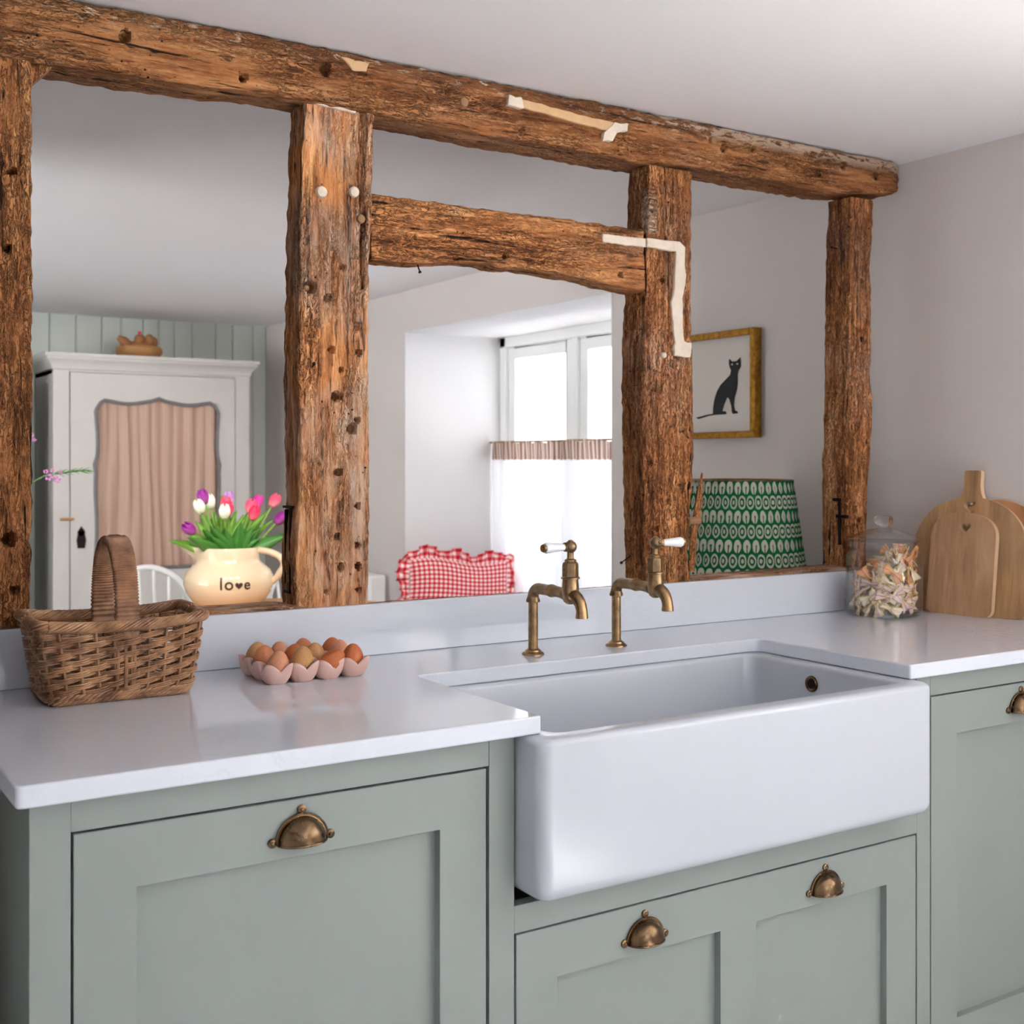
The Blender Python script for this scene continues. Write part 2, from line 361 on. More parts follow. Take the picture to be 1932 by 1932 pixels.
# ------------------------------------------------------------------ mesh builder
class MB:
    def __init__(s): s.v = []; s.f = []; s.uv = {}
    def add(s, vs, fs, uvs=None):
        o = len(s.v); s.v += [tuple(p) for p in vs]
        for f in fs: s.f.append(tuple(i + o for i in f))
        if uvs:
            for i, u in enumerate(uvs): s.uv[o + i] = u
        return s
    def box(s, x0, x1, y0, y1, z0, z1):
        return s.add([(x0, y0, z0), (x1, y0, z0), (x1, y1, z0), (x0, y1, z0), (x0, y0, z1), (x1, y0, z1), (x1, y1, z1), (x0, y1, z1)],
                     [(0, 3, 2, 1), (4, 5, 6, 7), (0, 1, 5, 4), (1, 2, 6, 5), (2, 3, 7, 6), (3, 0, 4, 7)])
    def lathe(s, prof, n=32, c=(0, 0, 0), a0=0., closed_ends=False):
        vs = []; fs = []
        for (r, z) in prof:
            for k in range(n):
                t = a0 + 2*pi*k/n; vs.append((c[0]+r*cos(t), c[1]+r*sin(t), c[2]+z))
        for i in range(len(prof)-1):
            for k in range(n):
                a = i*n+k; b = i*n+(k+1) % n; fs.append((a, b, b+n, a+n))
        if prof[0][0] > 1e-5: fs.append(tuple(range(n))[::-1])
        if prof[-1][0] > 1e-5: fs.append(tuple((len(prof)-1)*n+k for k in range(n)))
        return s.add(vs, fs)
    def tube(s, pts, r, n=8, closed=False, cap=True, squash=None):
        pts = [Vector(p) for p in pts]; m = len(pts)
        R = r if isinstance(r, (list, tuple)) else [r]*m
        T = []
        for i in range(m):
            a = pts[(i-1) % m] if (closed or i > 0) else pts[i]; b = pts[(i+1) % m] if (closed or i < m-1) else pts[i]
            d = b-a; T.append(d.normalized() if d.length > 1e-9 else Vector((0, 0, 1)))
        u = T[0].orthogonal().normalized(); vs = []; fs = []
        for i in range(m):
            u = u - T[i]*u.dot(T[i])
            u = u.normalized() if u.length > 1e-6 else T[i].orthogonal().normalized()
            w = T[i].cross(u)
            for k in range(n):
                t = 2*pi*k/n; vs.append(pts[i] + (u*cos(t) + w*sin(t))*R[i])
        for i in range(m if closed else m-1):
            j = (i+1) % m
            for k in range(n):
                fs.append((i*n+k, i*n+(k+1) % n, j*n+(k+1) % n, j*n+k))
        if cap and not closed:
            fs.append(tuple(range(n))[::-1]); fs.append(tuple((m-1)*n+k for k in range(n)))
        return s.add(vs, fs)
    def prism(s, poly, lo, hi, axis=2):
        """extrude a 2D polygon along an axis; poly coords fill the other two axes in order"""
        def P(a, b, c):
            return (c, a, b) if axis == 0 else ((a, c, b) if axis == 1 else (a, b, c))
        n = len(poly)
        vs = [P(a, b, lo) for a, b in poly] + [P(a, b, hi) for a, b in poly]
        fs = [tuple(range(n))[::-1], tuple(range(n, 2*n))] + [(i, (i+1) % n, (i+1) % n + n, i+n) for i in range(n)]
        return s.add(vs, fs)
    def grid(s, fn, nu, nv, closeu=False):
        vs = []; fs = []; us = []
        for j in range(nv+1):
            for i in range(nu + (0 if closeu else 1)):
                vs.append(fn(i/nu, j/nv)); us.append((i/nu, j/nv))
        w = nu if closeu else nu+1
        for j in range(nv):
            for i in range(nu):
                a = j*w+i; b = j*w+(i+1) % w
                fs.append((a, b, b+w, a+w))
        return s.add(vs, fs, us)
    def ball(s, c, rx, ry=None, rz=None, nu=16, nv=10):
        ry = ry or rx; rz = rz or rx
        prof = [(sin(pi*j/nv), -cos(pi*j/nv)) for j in range(nv+1)]
        o = len(s.v); s.lathe(prof, nu)
        for i in range(o, len(s.v)):
            x, y, z = s.v[i]; s.v[i] = (c[0]+x*rx, c[1]+y*ry, c[2]+z*rz)
        return s
    def xf(s, mat, start=0):
        for i in range(start, len(s.v)): s.v[i] = tuple(mat @ Vector(s.v[i]))
        return s
    def build(s, name, mat, parent=None, smooth=35, bevel=0., seg=2, solid=0., subsurf=0, loc=None, fix=True):
        me = bpy.data.meshes.new(name); me.from_pydata(s.v, [], s.f)
        if s.uv:
            ul = me.uv_layers.new(name='UVMap')
            for l in me.loops: ul.data[l.index].uv = s.uv.get(l.vertex_index, (0, 0))
        if fix:
            bm = bmesh.new(); bm.from_mesh(me)
            bmesh.ops.remove_doubles(bm, verts=bm.verts, dist=1e-6) if not s.uv else None
            bmesh.ops.recalc_face_normals(bm, faces=bm.faces); bm.to_mesh(me); bm.free()
        if smooth:
            for p in me.polygons: p.use_smooth = True
            me.set_sharp_from_angle(angle=radians(smooth))
        me.materials.append(mat)
        o = bpy.data.objects.new(name, me); COL.objects.link(o)
        if parent: o.parent = parent
        if loc: o.location = loc
        if solid:
            m = o.modifiers.new('solid', 'SOLIDIFY'); m.thickness = solid; m.offset = 0
        if bevel:
            m = o.modifiers.new('bevel', 'BEVEL'); m.width = bevel; m.segments = seg; m.limit_method = 'ANGLE'; m.angle_limit = radians(40)
            m.harden_normals = False
        if subsurf:
            m = o.modifiers.new('sub', 'SUBSURF'); m.levels = m.render_levels = subsurf
        return o

def tag(o, label, cat, group=None, kind=None):
    o['label'] = label; o['category'] = cat
    if group: o['group'] = group
    if kind: o['kind'] = kind
    return o
def thing(name, loc, label, cat, group=None, rz=0.):
    o = bpy.data.objects.new(name, None); COL.objects.link(o); o.location = loc; o.rotation_euler = (0, 0, rz)
    o.empty_display_size = .05
    return tag(o, label, cat, group)
def struct(o): o['kind'] = 'structure'; return o
def copy_tree(o, parent=None):
    c = o.copy(); COL.objects.link(c)
    if parent: c.parent = parent
    for ch in list(o.children): copy_tree(ch, c)
    return c

# ------------------------------------------------------------------ the room
ZC = 2.07; XR = 2.3; YB = 5.21; XL = -1.9; YF = -3.4
struct(MB().box(XL-.1, XR+.6, YF-.2, YB+.1, -.06, 0).build('floor', M['floor'], smooth=0))
struct(MB().box(XL-.1, XR+.6, YF-.2, YB+.1, ZC, ZC+.1).build('ceiling', M['ceiling'], smooth=0))
# right wall, thick, with two window recesses
RY0, RY1, RZ0, RZ1 = 1.90, 3.46, .60, 1.885      # far recess
KY0, KY1, KZ0, KZ1 = -2.9, -.75, .9, 1.98       # kitchen window out of frame
b = MB(); X2 = 2.9
b.box(XR, X2, YF-.2, KY0, 0, ZC); b.box(XR, X2, KY1, RY0, 0, ZC); b.box(XR, X2, RY1, YB+.1, 0, ZC)
b.box(XR, X2, KY0, KY1, 0, KZ0); b.box(XR, X2, KY0, KY1, KZ1, ZC)
b.box(XR, X2, RY0, RY1, 0, RZ0); b.box(XR, X2, RY0, RY1, RZ1, ZC)
struct(b.build('wall_right', M['wall'], smooth=0))
# white painted linings of the far recess
b = MB(); e = .004
b.box(XR-.001, X2-.02, RY1-e, RY1, RZ0, RZ1); b.box(XR-.001, X2-.02, RY0, RY0+e, RZ0, RZ1)
b.box(XR-.001, X2-.02, RY0, RY1, RZ1-e, RZ1)
struct(b.build('trim_1', M['reveal'], smooth=0))
struct(MB().box(XR-.03, X2-.02, RY0+e, RY1-e, RZ0, RZ0+.03).build('trim_2', M['white_gloss'], bevel=.006))
LY0, LY1, LZ0, LZ1 = 1.5, 3.2, .3, 1.98        # added unseen window on the left, brightens the far room
b = MB(); b.box(XL-.1, XL, YF-.2, LY0, 0, ZC); b.box(XL-.1, XL, LY1, YB+.1, 0, ZC); b.box(XL-.1, XL, LY0, LY1, 0, LZ0); b.box(XL-.1, XL, LY0, LY1, LZ1, ZC)
struct(b.build('wall_left', M['white_wall'], smooth=0))
# wall behind the camera with an added window opening for front fill
GX0, GX1, GZ1 = .6, 1.7, 1.98
b = MB(); b.box(XL, GX0, YF-.1, YF, 0, ZC); b.box(GX1, XR, YF-.1, YF, 0, ZC); b.box(GX0, GX1, YF-.1, YF, GZ1, ZC); b.box(GX0, GX1, YF-.1, YF, 0, 1.0)
struct(b.build('wall_front', M['white_wall'], smooth=0))
# far wall: painted tongue and groove boards
b = MB(); x = XL; random.seed(3)
b.box(XL, XR, YB, YB+.08, 0, ZC)
while x < XR-.001:
    w = random.choice([.085, .10, .12, .135]); x1 = min(x+w, XR)
    b.prism([(x+.001, YB), (x+.001, YB-.010), (x+.006, YB-.016), (x1-.006, YB-.016), (x1-.001, YB-.010), (x1-.001, YB)], 0, ZC)
    x = x1
struct(b.build('wall_back', M['panel_green'], smooth=0))
struct(MB().box(-.24, -.12, .12, 1.9, 0, ZC).build('shade_wall', M['shade_wall_mat'], smooth=0))  # added dark wall out of view, shades posts and cabinet from the left
# low wall under the timber frame
struct(MB().box(XL, XR, .652, .728, 0, .992).build('wall_middle', M['wall'], smooth=0))

def window(name, yA, yB, zA, zB, x, mull, sash=.055, frame=.05):
    """window in an x = const plane; mull = y centres of mullions"""
    fr = MB(); d0, d1 = x-.02, x+.045
    fr.box(d0, d1, yA, yA+frame, zA, zB); fr.box(d0, d1, yB-frame, yB, zA, zB)
    fr.box(d0, d1, yA, yB, zA, zA+frame); fr.box(d0, d1, yA, yB, zB-frame, zB)
    for m in mull: fr.box(d0, d1, m-.02, m+.02, zA+frame, zB-frame)
    w = fr.build(name, M['win_frame'], bevel=.004); struct(w)
    ed = [yA+frame] + [q for m in mull for q in (m-.02, m+.02)] + [yB-frame]
    for i in range(0, len(ed), 2):
        a, c = ed[i]+.004, ed[i+1]-.004; z0, z1 = zA+frame+.004, zB-frame-.004
        s = MB(); e0, e1 = x-.005, x+.035
        s.box(e0, e1, a, a+sash, z0, z1); s.box(e0, e1, c-sash, c, z0, z1); s.box(e0, e1, a+sash, c-sash, z0, z0+sash); s.box(e0, e1, a+sash, c-sash, z1-sash, z1)
        so = s.build('sash', M['win_frame'], w, bevel=.004)
        MB().box(x+.013, x+.017, a+sash-.004, c-sash+.004, z0+sash-.004, z1-sash+.004).build('pane', M['pane'], so, smooth=0)
    return w
window('window_1', RY0+.002, RY1-.002, RZ0+.029, RZ1-.001, 2.83, [2.42, 2.845])
window('added_window_left', LY0, LY1, LZ0, LZ1, XL-.06, [2.35])
window('window_2', KY0, KY1, KZ0, KZ1, 2.6, [-1.825])
def window_y(name, xA, xB, zA, zB, y, mull):
    fr = MB(); d0, d1 = y-.03, y+.03; f = .06
    fr.box(xA, xA+f, d0, d1, zA, zB); fr.box(xB-f, xB, d0, d1, zA, zB); fr.box(xA, xB, d0, d1, zA, zA+f); fr.box(xA, xB, d0, d1, zB-f, zB)
    for m in mull: fr.box(m-.03, m+.03, d0, d1, zA+f, zB-f)
    w = fr.build(name, M['win_frame'], bevel=.004); struct(w)
    MB().box(xA+f, xB-f, y-.002, y+.002, zA+f, zB-f).build('pane', M['pane'], w, smooth=0)
    return w
window_y('added_window_back', GX0, GX1, 1.0, GZ1, YF-.06, [1.15])
# outside
struct(MB().box(4.8, 5.0, -1.0, 7.2, -.2, 1.27).build('ground_light_block', M['stone'], smooth=0))  # added to block light off the sunlit ground from the far window
struct(MB().box(-40, 60, -40, 50, -.3, -.2).build('ground', M['gravel'], smooth=0))
struct(MB().box(2.91, 3.95, 1.3, 4.3, 2.06, 2.12).build('sun_block', M['reveal'], smooth=0))   # added roof out of view, keeps sun off the far window
b = MB(); b.box(28, 36, 17.0, 22.5, -.5, 2.1); b.prism([(16.6, 2.1), (22.9, 2.1), (19.75, 3.4)], 27.8, 36.2, 0)
tag(b.build('outbuilding', M['stone'], smooth=0), 'pale blue-grey building seen small through the right-hand window pane', 'building')

# ------------------------------------------------------------------ old timber frame
def smooth01(t): t = max(0., min(1., t)); return t*t*(3-2*t)
def lerp_tab(tab, s):
    if s <= tab[0][0]: return tab[0][1]
    for (a, va), (b_, vb) in zip(tab, tab[1:]):
        if s <= b_: return va + (vb-va)*smooth01((s-a)/(b_-a))
    return tab[-1][1]
def timber(name, axis, s0, s1, lo, hi, front, back, mat, seed, holes=(), step=.0042, rough=1., edge=.006, wav=.004, extra=None, cap=.0):
    """squared old timber. axis 'z' (post): lo/hi are tables of x against z; axis 'x' (beam): tables of z against x.
    front/back are y.  holes: (s, t, radius, depth) in the front face."""
    ns = int((s1-s0)/step); base = Vector(((lerp_tab(lo, s0)+lerp_tab(hi, s0))/2, front, s0)) if axis == 'z' else Vector((s0, front, lerp_tab(lo, s0)))
    wm = lerp_tab(hi, (s0+s1)/2)-lerp_tab(lo, (s0+s1)/2); dm = back-front
    nf = max(8, int(wm/step)); nd = max(6, int(dm/(step*1.3))); nb = 6
    ring = []     # (t in 0..1 across, d in 0..1 depth, normal (t,d))
    for i in range(nf): ring.append((i/nf, 0., (0, -1)))
    for i in range(nd): ring.append((1., i/nd, (1, 0)))
    for i in range(nb): ring.append((1-i/nb, 1., (0, 1)))
    for i in range(nd): ring.append((0., 1-i/nd, (-1, 0)))
    n = len(ring); vs = []; fs = []
    for k in range(ns+1):
        s = s0+(s1-s0)*k/ns; a = lerp_tab(lo, s); c = lerp_tab(hi, s); w = c-a
        for (t, d, nm) in ring:
            pt = a+w*t; pd = front+(back-front)*d
            # distance to nearest corner, for rounding
            et = min(t, 1-t)*w; edd = min(d, 1-d)*dm
            q = Vector((pt*1., pd*1., s*.28)) if axis == 'z' else Vector((s*.28, pd, pt))
            q2 = q + Vector((seed*3.1, seed*1.7, seed*.9))
            wv = N.noise(q2*7.)*wav*.75 + N.noise(q2*40.)*wav*.35 + N.noise(q2*150.)*.0011*rough
            gr = N.noise(q2*95.); gr = -abs(gr)*.0042*rough
            g2 = N.noise(Vector((pt*60, pd*60, s*42)) if axis == 'z' else Vector((s*42, pd*60, pt*60)))*.0011*rough
            dis = wv+gr+g2
            cr = max(et, edd)          # zero only at the corner itself
            er = edge*(.7+.9*abs(N.noise(Vector((s*11+seed, t*1.5, d*1.5+seed)))))
            bite = max(0., N.noise(Vector((s*7.+seed*5, t*2, d*2)))-.18)*.018*rough
            er += bite
            nt, nd_ = nm
            if cr < er:
                m = (1-cr/er)**2*er*.42
                sx = 1 if t > .5 else -1; sy = 1 if d > .5 else -1
                ox, oy = -sx*m, -sy*m
            else: ox = oy = 0.
            if d == 0.:
                for (hs, ht, hr, hd) in holes:
                    dd = sqrt((s-hs)**2+(pt-ht)**2)/hr
                    if dd < 1.: dis -= 1.6*hd*(1-dd**6)
            if cap:
                e1 = min(1., (s1-s)/cap)
                if e1 < 1.: ox += (0.5-t)*w*(1-sqrt(max(0., 1-(1-e1)**2)))*.7; oy += (.5-d)*dm*(1-sqrt(max(0., 1-(1-e1)**2)))*.5
            T = pt+nt*dis+ox; D = pd+nd_*dis+oy
            if extra: T, D = extra(s, t, d, T, D)
            p = Vector((T, D, s)) if axis == 'z' else Vector((s, D, T))
            vs.append(p-base)
    for k in range(ns):
        for i in range(n):
            j = (i+1) % n; fs.append((k*n+i, k*n+j, (k+1)*n+j, (k+1)*n+i))
    fs.append(tuple(range(n))[::-1]); fs.append(tuple(ns*n+i for i in range(n)))
    o = MB().add(vs, fs).build(name, mat, smooth=60, loc=base)
    return o, base

def blob_patch(pts, thick, base, y, name, mat, parent, seed=0, wob=.003, sub=6):
    """thin irregular crust on a front face: pts = outline in (x, z)"""
    out = []
    for (a, c) in zip(pts, pts[1:]+pts[:1]):
        for k in range(sub):
            t = k/sub; x = a[0]+(c[0]-a[0])*t; z = a[1]+(c[1]-a[1])*t
            out.append((x+N.noise(Vector((x*70+seed, z*70, 1)))*wob, z+N.noise(Vector((x*70, z*70+seed, 5)))*wob))
    m = MB().prism([(x-base.x, z-base.z) for x, z in out], y-thick-base.y, y+.008-base.y, 1)
    return m.build(name, mat, parent, bevel=.0018)
def plug(x, z, r, y, base, name, mat, parent, dep=.004):
    m = MB().lathe([(r*.2, 0), (r, 0), (r*1.0, .012), (r*.85, .012+dep), (r*.4, .014+dep), (0, .014+dep)], 14)
    m.xf(Matrix.Translation((x-base.x, y+.012-base.y, z-base.z)) @ Matrix.Rotation(pi/2, 4, 'X'))
    return m.build(name, mat, parent)
def nail(x, y, z, d, base, parent, L=.02, name='nail'):
    d = Vector(d).normalized(); p = Vector((x, y, z))-base
    return MB().tube([p-d*.012, p+d*L, p+d*(L+.001), p+d*(L+.004)], [.0015, .0015, .0035, .003], 8).build(name, M['dark'], parent)

YT = .645
# sill
sl, sb = timber('timber_sill', 'x', -.6, 2.29, [(-.6, .995), (3, .995)], [(-.6, 1.022), (.3, 1.025), (.58, 1.025), (.72, 1.010), (1.44, 1.009), (1.6, 1.023), (2.3, 1.027)], .6445, .735, M['sill'], 2., step=.006, wav=.003, edge=.004)
tag(sl, 'low weathered timber sill running behind the white upstand under the posts', 'sill')
# beam
bh = [(.29, 2.02, .010, .02), (.66, 2.026, .012, .022), (.50, 1.985, .008, .018), (1.10, 1.975, .007, .015), (1.66, 2.018, .010, .02), (1.62, 2.03, .006, .012), (1.98, 2.0, .009, .02), (2.06, 2.03, .008, .018), (1.86, 2.008, .007, .016), (1.75, 2.03, .007, .014), (2.18, 2.02, .010, .024), (.92, 2.03, .006, .012)]
bm_, bb = timber('timber_beam', 'x', -.6, 2.288, [(-.6, 1.95), (.175, 1.951), (.4, 1.954), (.59, 1.962), (.78, 1.958), (1.2, 1.953), (1.36, 1.951), (1.58, 1.961), (2.0, 1.960), (2.2, 1.972), (2.288, 1.985)],
                 [(-.6, 2.066), (2.3, 2.068)], .633, .74, M['beam'], 7., bh, step=.005, rough=1.3, edge=.008, wav=.006, cap=.05)
tag(bm_, 'long weathered oak beam running under the ceiling across all the posts', 'beam')
blob_patch([(1.062, 2.040), (1.11, 2.039), (1.22, 2.031), (1.335, 2.027), (1.368, 2.030), (1.36, 2.012), (1.31, 2.006), (1.25, 2.010), (1.1, 2.022), (1.062, 2.022)], .006, bb, .633, 'plaster_patch', M['plaster_warm'], bm_, 3.)
blob_patch([(1.33, 2.026), (1.372, 2.028), (1.366, 2.012), (1.338, 2.004), (1.328, 1.985), (1.300, 1.982), (1.305, 2.0), (1.32, 2.012)], .010, bb, .633, 'plaster_patch', M['plaster'], bm_, 8.)
blob_patch([(1.060, 2.042), (1.095, 2.041), (1.10, 2.021), (1.06, 2.019)], .009, bb, .633, 'plaster_patch', M['plaster'], bm_, 11.)
blob_patch([(.69, 2.055), (.75, 2.052), (.742, 2.036), (.715, 2.034)], .004, bb, .633, 'plaster_patch', M['plaster_warm'], bm_, 15.)
plug(1.625, 2.03, .010, .633, bb, 'peg', M['peg'], bm_); plug(.96, 2.012, .010, .633, bb, 'peg', M['peg'], bm_)
# posts
h1 = [(1.163, .106, .011, .03), (1.767, .111, .006, .02), (1.64, .105, .006, .016), (1.45, .08, .006, .014), (1.08, .115, .007, .014), (1.60, .06, .006, .014)]
p1, b1 = timber('timber_post', 'z', 1.020, 1.955, [(1, -.03), (2, -.028)], [(1., .139), (1.3, .1435), (1.6, .145), (1.95, .143)], YT, .725, M['post_c'], 1., h1, rough=1.5)
tag(p1, 'rough oak post at the left edge of the photo, behind the wicker basket', 'post', 'upright oak posts')
nb = MB().prism([(.142-b1.x, 1.953-b1.z), (.178-b1.x, 1.953-b1.z), (.160-b1.x, 1.935-b1.z), (.142-b1.x, 1.915-b1.z)], .012, .06, 1)
nb.build('brace', M['post_b'], p1, bevel=.003)
h2 = [(1.618, .635, .0115, .028), (1.414, .6877, .0095, .026), (1.353, .7207, .010, .024), (1.37, .731, .006, .02), (1.60, .672, .007, .016), (1.55, .732, .007, .014), (1.503, .678, .006, .016), (1.50, .735, .006, .014), (1.27, .692, .0075, .018), (1.15, .688, .006, .018),
      (1.09, .733, .0065, .02), (1.13, .733, .006, .02), (1.09, .697, .007, .018), (1.045, .733, .005, .016), (1.465, .697, .005, .014), (1.528, .637, .005, .012), (1.205, .733, .006, .02), (1.045, .668, .005, .012), (1.66, .70, .006, .014)]
def crack2(s, t, d, T, D):
    if d == 0. and s > 1.62:
        c = .742+(s-1.62)*.006+N.noise(Vector((s*14, 0, 0)))*.004; q = abs(T-c)
        wdt = .0035*smooth01((s-1.62)/.15)+.001
        if q < wdt+.003: D += .015*max(0., 1-q/(wdt+.003))
    return T, D
p2, b2 = timber('timber_post', 'z', 1.012, 1.962, [(1, .607), (1.1, .604), (1.25, .613), (1.459, .611), (1.7, .614), (1.85, .619), (1.965, .624)], [(1., .756), (1.25, .759), (1.465, .757), (1.65, .758), (1.8, .765), (1.97, .769)], YT, .722, M['post'], 4., h2, rough=1.3, extra=crack2, step=.0038)
tag(p2, 'broad weathered oak post behind the eggs, full of peg holes and cracks', 'post', 'upright oak posts')
plug(.657, 1.798, .0115, YT, b2, 'plaster_plug', M['plaster'], p2); plug(.724, 1.806, .0105, YT, b2, 'plaster_plug', M['plaster'], p2)
plug(.738, 1.756, .009, YT, b2, 'peg', M['peg'], p2); plug(.632, 1.617, .0065, YT+.016, b2, 'peg', M['peg'], p2)
blob_patch([(.628, 1.966), (.66, 1.966), (.70, 1.963), (.728, 1.963), (.725, 1.956), (.69, 1.958), (.66, 1.960), (.628, 1.961)], .004, b2, YT, 'plaster_patch', M['plaster'], p2, 21., .002)
b = MB()   # dark strips added in place of shaded grooves in the left side
b.box(.6035, .612, .672, .6745, 1.045, 1.205); b.box(.6035, .612, .694, .696, 1.06, 1.2)
b.box(.603, .613, .664, .704, 1.203, 1.2075); b.box(.603, .613, .672, .70, 1.043, 1.0475)
b.xf(Matrix.Translation(-b2)); b.build('dark_strip', M['dark'], p2, smooth=0)
nail(.638, YT, 1.468, (-.2, -1, .3), b2, p2, .015)
h3 = [(1.70, 1.49, .008, .018), (1.235, 1.545, .006, .014), (1.62, 1.452, .006, .016), (1.36, 1.55, .007, .016), (1.14, 1.47, .006, .014), (1.29, 1.45, .007, .016), (1.45, 1.46, .006, .016), (1.20, 1.50, .005, .012)]
p3, b3 = timber('timber_post', 'z', 1.010, 1.955, [(1, 1.436), (1.3, 1.432), (1.5, 1.428), (1.7, 1.436), (1.955, 1.448)], [(1., 1.570), (1.15, 1.566), (1.3, 1.579), (1.5, 1.576), (1.7, 1.573), (1.96, 1.576)], YT, .728, M['post_b'], 9., h3, rough=1.5, step=.0038, wav=.006)
tag(p3, 'rough oak post behind the right-hand tap, with an L of white plaster', 'post', 'upright oak posts')
blob_patch([(1.435, 1.789), (1.535, 1.789), (1.547, 1.78), (1.549, 1.70), (1.540, 1.66), (1.541, 1.60), (1.544, 1.565), (1.566, 1.56), (1.564, 1.528), (1.516, 1.530), (1.517, 1.56), (1.507, 1.65), (1.516, 1.68), (1.520, 1.765), (1.435, 1.770)], .005, b3, YT, 'plaster_patch', M['plaster'], p3, 31.)
plug(1.487, 1.53, .007, YT, b3, 'plaster_plug', M['plaster'], p3)
b = MB().box(1.437-b3.x, 1.462-b3.x, -.010, .02, 1.80-b3.z, 1.90-b3.z); b.build('splinter', M['sill'], p3, bevel=.004)
nail(1.432, .70, 1.075, (-1, -.3, -.4), b3, p3, .03)
b = MB().tube([(1.555-b3.x, -.004, 1.155-b3.z), (1.586-b3.x, -.012, 1.157-b3.z)], [.0085, .009], 10); b.build('peg', M['peg'], p3, bevel=.002)
b = MB().tube([(1.575-b3.x, .006, 1.04-b3.z), (1.572-b3.x, -.004, 1.13-b3.z), (1.585-b3.x, -.008, 1.2-b3.z), (1.596-b3.x, -.006, 1.265-b3.z)], [.007, .009, .008, .002], 8); b.build('splinter', M['post_b'], p3)
h4 = [(1.60, 2.143, .008, .018), (1.38, 2.125, .008, .018), (1.17, 2.115, .010, .022), (1.14, 2.13, .009, .02), (1.34, 2.16, .005, .014), (1.75, 2.14, .005, .014)]
p4, b4 = timber('timber_post', 'z', 1.024, 1.96, [(1, 2.085), (1.3, 2.083), (1.5, 2.091), (1.97, 2.098)], [(1., 2.158), (1.15, 2.16), (1.4, 2.18), (1.55, 2.176), (1.75, 2.176), (1.97, 2.182)], YT, .733, M['post_b'], 13., h4, rough=1.4)
tag(p4, 'slim oak post beside the right wall, behind the glass jar', 'post', 'upright oak posts')
b = MB(); b.box(2.080, 2.088, .665, .672, 1.08, 1.19); b.box(2.080, 2.088, .665, .69, 1.19, 1.198); b.box(2.080, 2.09, .645, .68, 1.148, 1.156)  # dark strips standing in for the shaded slots of this side
b.xf(Matrix.Translation(-b4)); b.build('dark_strip', M['dark'], p4, smooth=0)
nail(2.09, .69, 1.835, (-1, -.2, 0), b4, p4, .015)
# rail
def rl(s, t, d, T, D): return T, D
rr, rb = timber('timber_rail', 'x', .764, 1.436, [(.764, 1.680), (.85, 1.681), (.98, 1.694), (1.035, 1.696), (1.055, 1.690), (1.12, 1.694), (1.25, 1.688), (1.36, 1.676), (1.42, 1.670)], [(.764, 1.811), (1.1, 1.811), (1.436, 1.811)], .650, .722, M['rail'], 17.,
                [(1.37, 1.702, .006, .016), (.95, 1.70, .004, .01), (1.07, 1.716, .006, .012), (.86, 1.735, .004, .01)], rough=1.1)
tag(rr, 'short horizontal oak rail between the two middle posts, above the taps', 'rail')
blob_patch([(1.318, 1.788), (1.37, 1.787), (1.437, 1.789), (1.437, 1.769), (1.37, 1.768), (1.318, 1.769)], .004, rb, .650, 'plaster_patch', M['plaster'], rr, 41.)
nail(.875, .67, 1.682, (.2, -.3, -1), rb, rr, .012)

# ------------------------------------------------------------------ worktop and upstand
def rounded(poly, radii, seg=6):
    out = []; n = len(poly)
    for i in range(n):
        p = Vector(poly[i]); a = Vector(poly[i-1]); c = Vector(poly[(i+1) % n]); r = radii[i]
        if r <= 0: out.append(tuple(p)); continue
        d1 = (a-p).normalized(); d2 = (c-p).normalized(); s_ = p+d1*r; e_ = p+d2*r
        for k in range(seg+1):
            t = k/seg; out.append(tuple(s_*(1-t)**2+p*2*t*(1-t)+e_*t*t))
    return out
ZW = .92; TH = .0268
CX0, CX1, CY = .7215, 1.5315, .3927
poly = [(0, 0), (CX0, 0), (CX0, CY), (CX1, CY), (CX1, 0), (XR-.002, 0), (XR-.002, .6425), (-.0, .6425)]
pr = rounded(poly, [.010, .005, .022, .022, .005, 0, 0, 0])
wt = MB().prism(pr, ZW-TH, ZW).build('worktop', M['quartz'], bevel=.0028, seg=3, smooth=30)
tag(wt, 'white quartz worktop with a cut-out around the deep white sink', 'worktop')
us = MB().box(-.0, XR-.002, .6262, .6425, ZW+.0003, 1.018).build('upstand', M['quartz'], bevel=.002)
tag(us, 'white quartz upstand along the back of the worktop below the timber posts', 'upstand')

# ------------------------------------------------------------------ butler sink
SX0, SX1, SY0, SY1, SZ0, SZ1 = .694, 1.548, -.040, .43, .656, ZW-TH-.0006
sink = thing('sink', (1.12, .19, SZ0), 'deep white fireclay sink with a plain apron front below the taps', 'sink')
def rrect(x0, x1, y0, y1, r, n=6):
    o = []
    for (cx, cy, a) in ((x1-r, y0+r, -pi/2), (x1-r, y1-r, 0), (x0+r, y1-r, pi/2), (x0+r, y0+r, pi)):
        for k in range(n+1):
            t = a+pi/2*k/n; o.append((cx+r*cos(t), cy+r*sin(t)))
    return o
def loops(m, L):
    n = len(L[0][0]); o = len(m.v)
    for pts, z in L: m.v += [(x, y, z) for x, y in pts]
    for i in range(len(L)-1):
        for k in range(n):
            a = o+i*n+k; b_ = o+i*n+(k+1) % n; m.f.append((a, b_, b_+n, a+n))
    m.f.append(tuple(o+k for k in range(n))[::-1]); m.f.append(tuple(o+(len(L)-1)*n+k for k in range(n)))
L = []
R0 = .022
for k in range(6):
    t = pi/2*k/5; ins = R0*(1-sin(t)); L.append((rrect(SX0+ins, SX1-ins, SY0+ins, SY1-ins, max(.006, .022-ins*.5)), SZ0+R0*(1-cos(t))))
rt = .010
for k in range(5):
    t = pi/2*k/4; ins = rt*(1-cos(t)); L.append((rrect(SX0+ins, SX1-ins, SY0+ins, SY1-ins, .022), SZ1-rt+rt*sin(t)))
ix0, ix1, iy0, iy1 = .742, 1.503, .000, .384
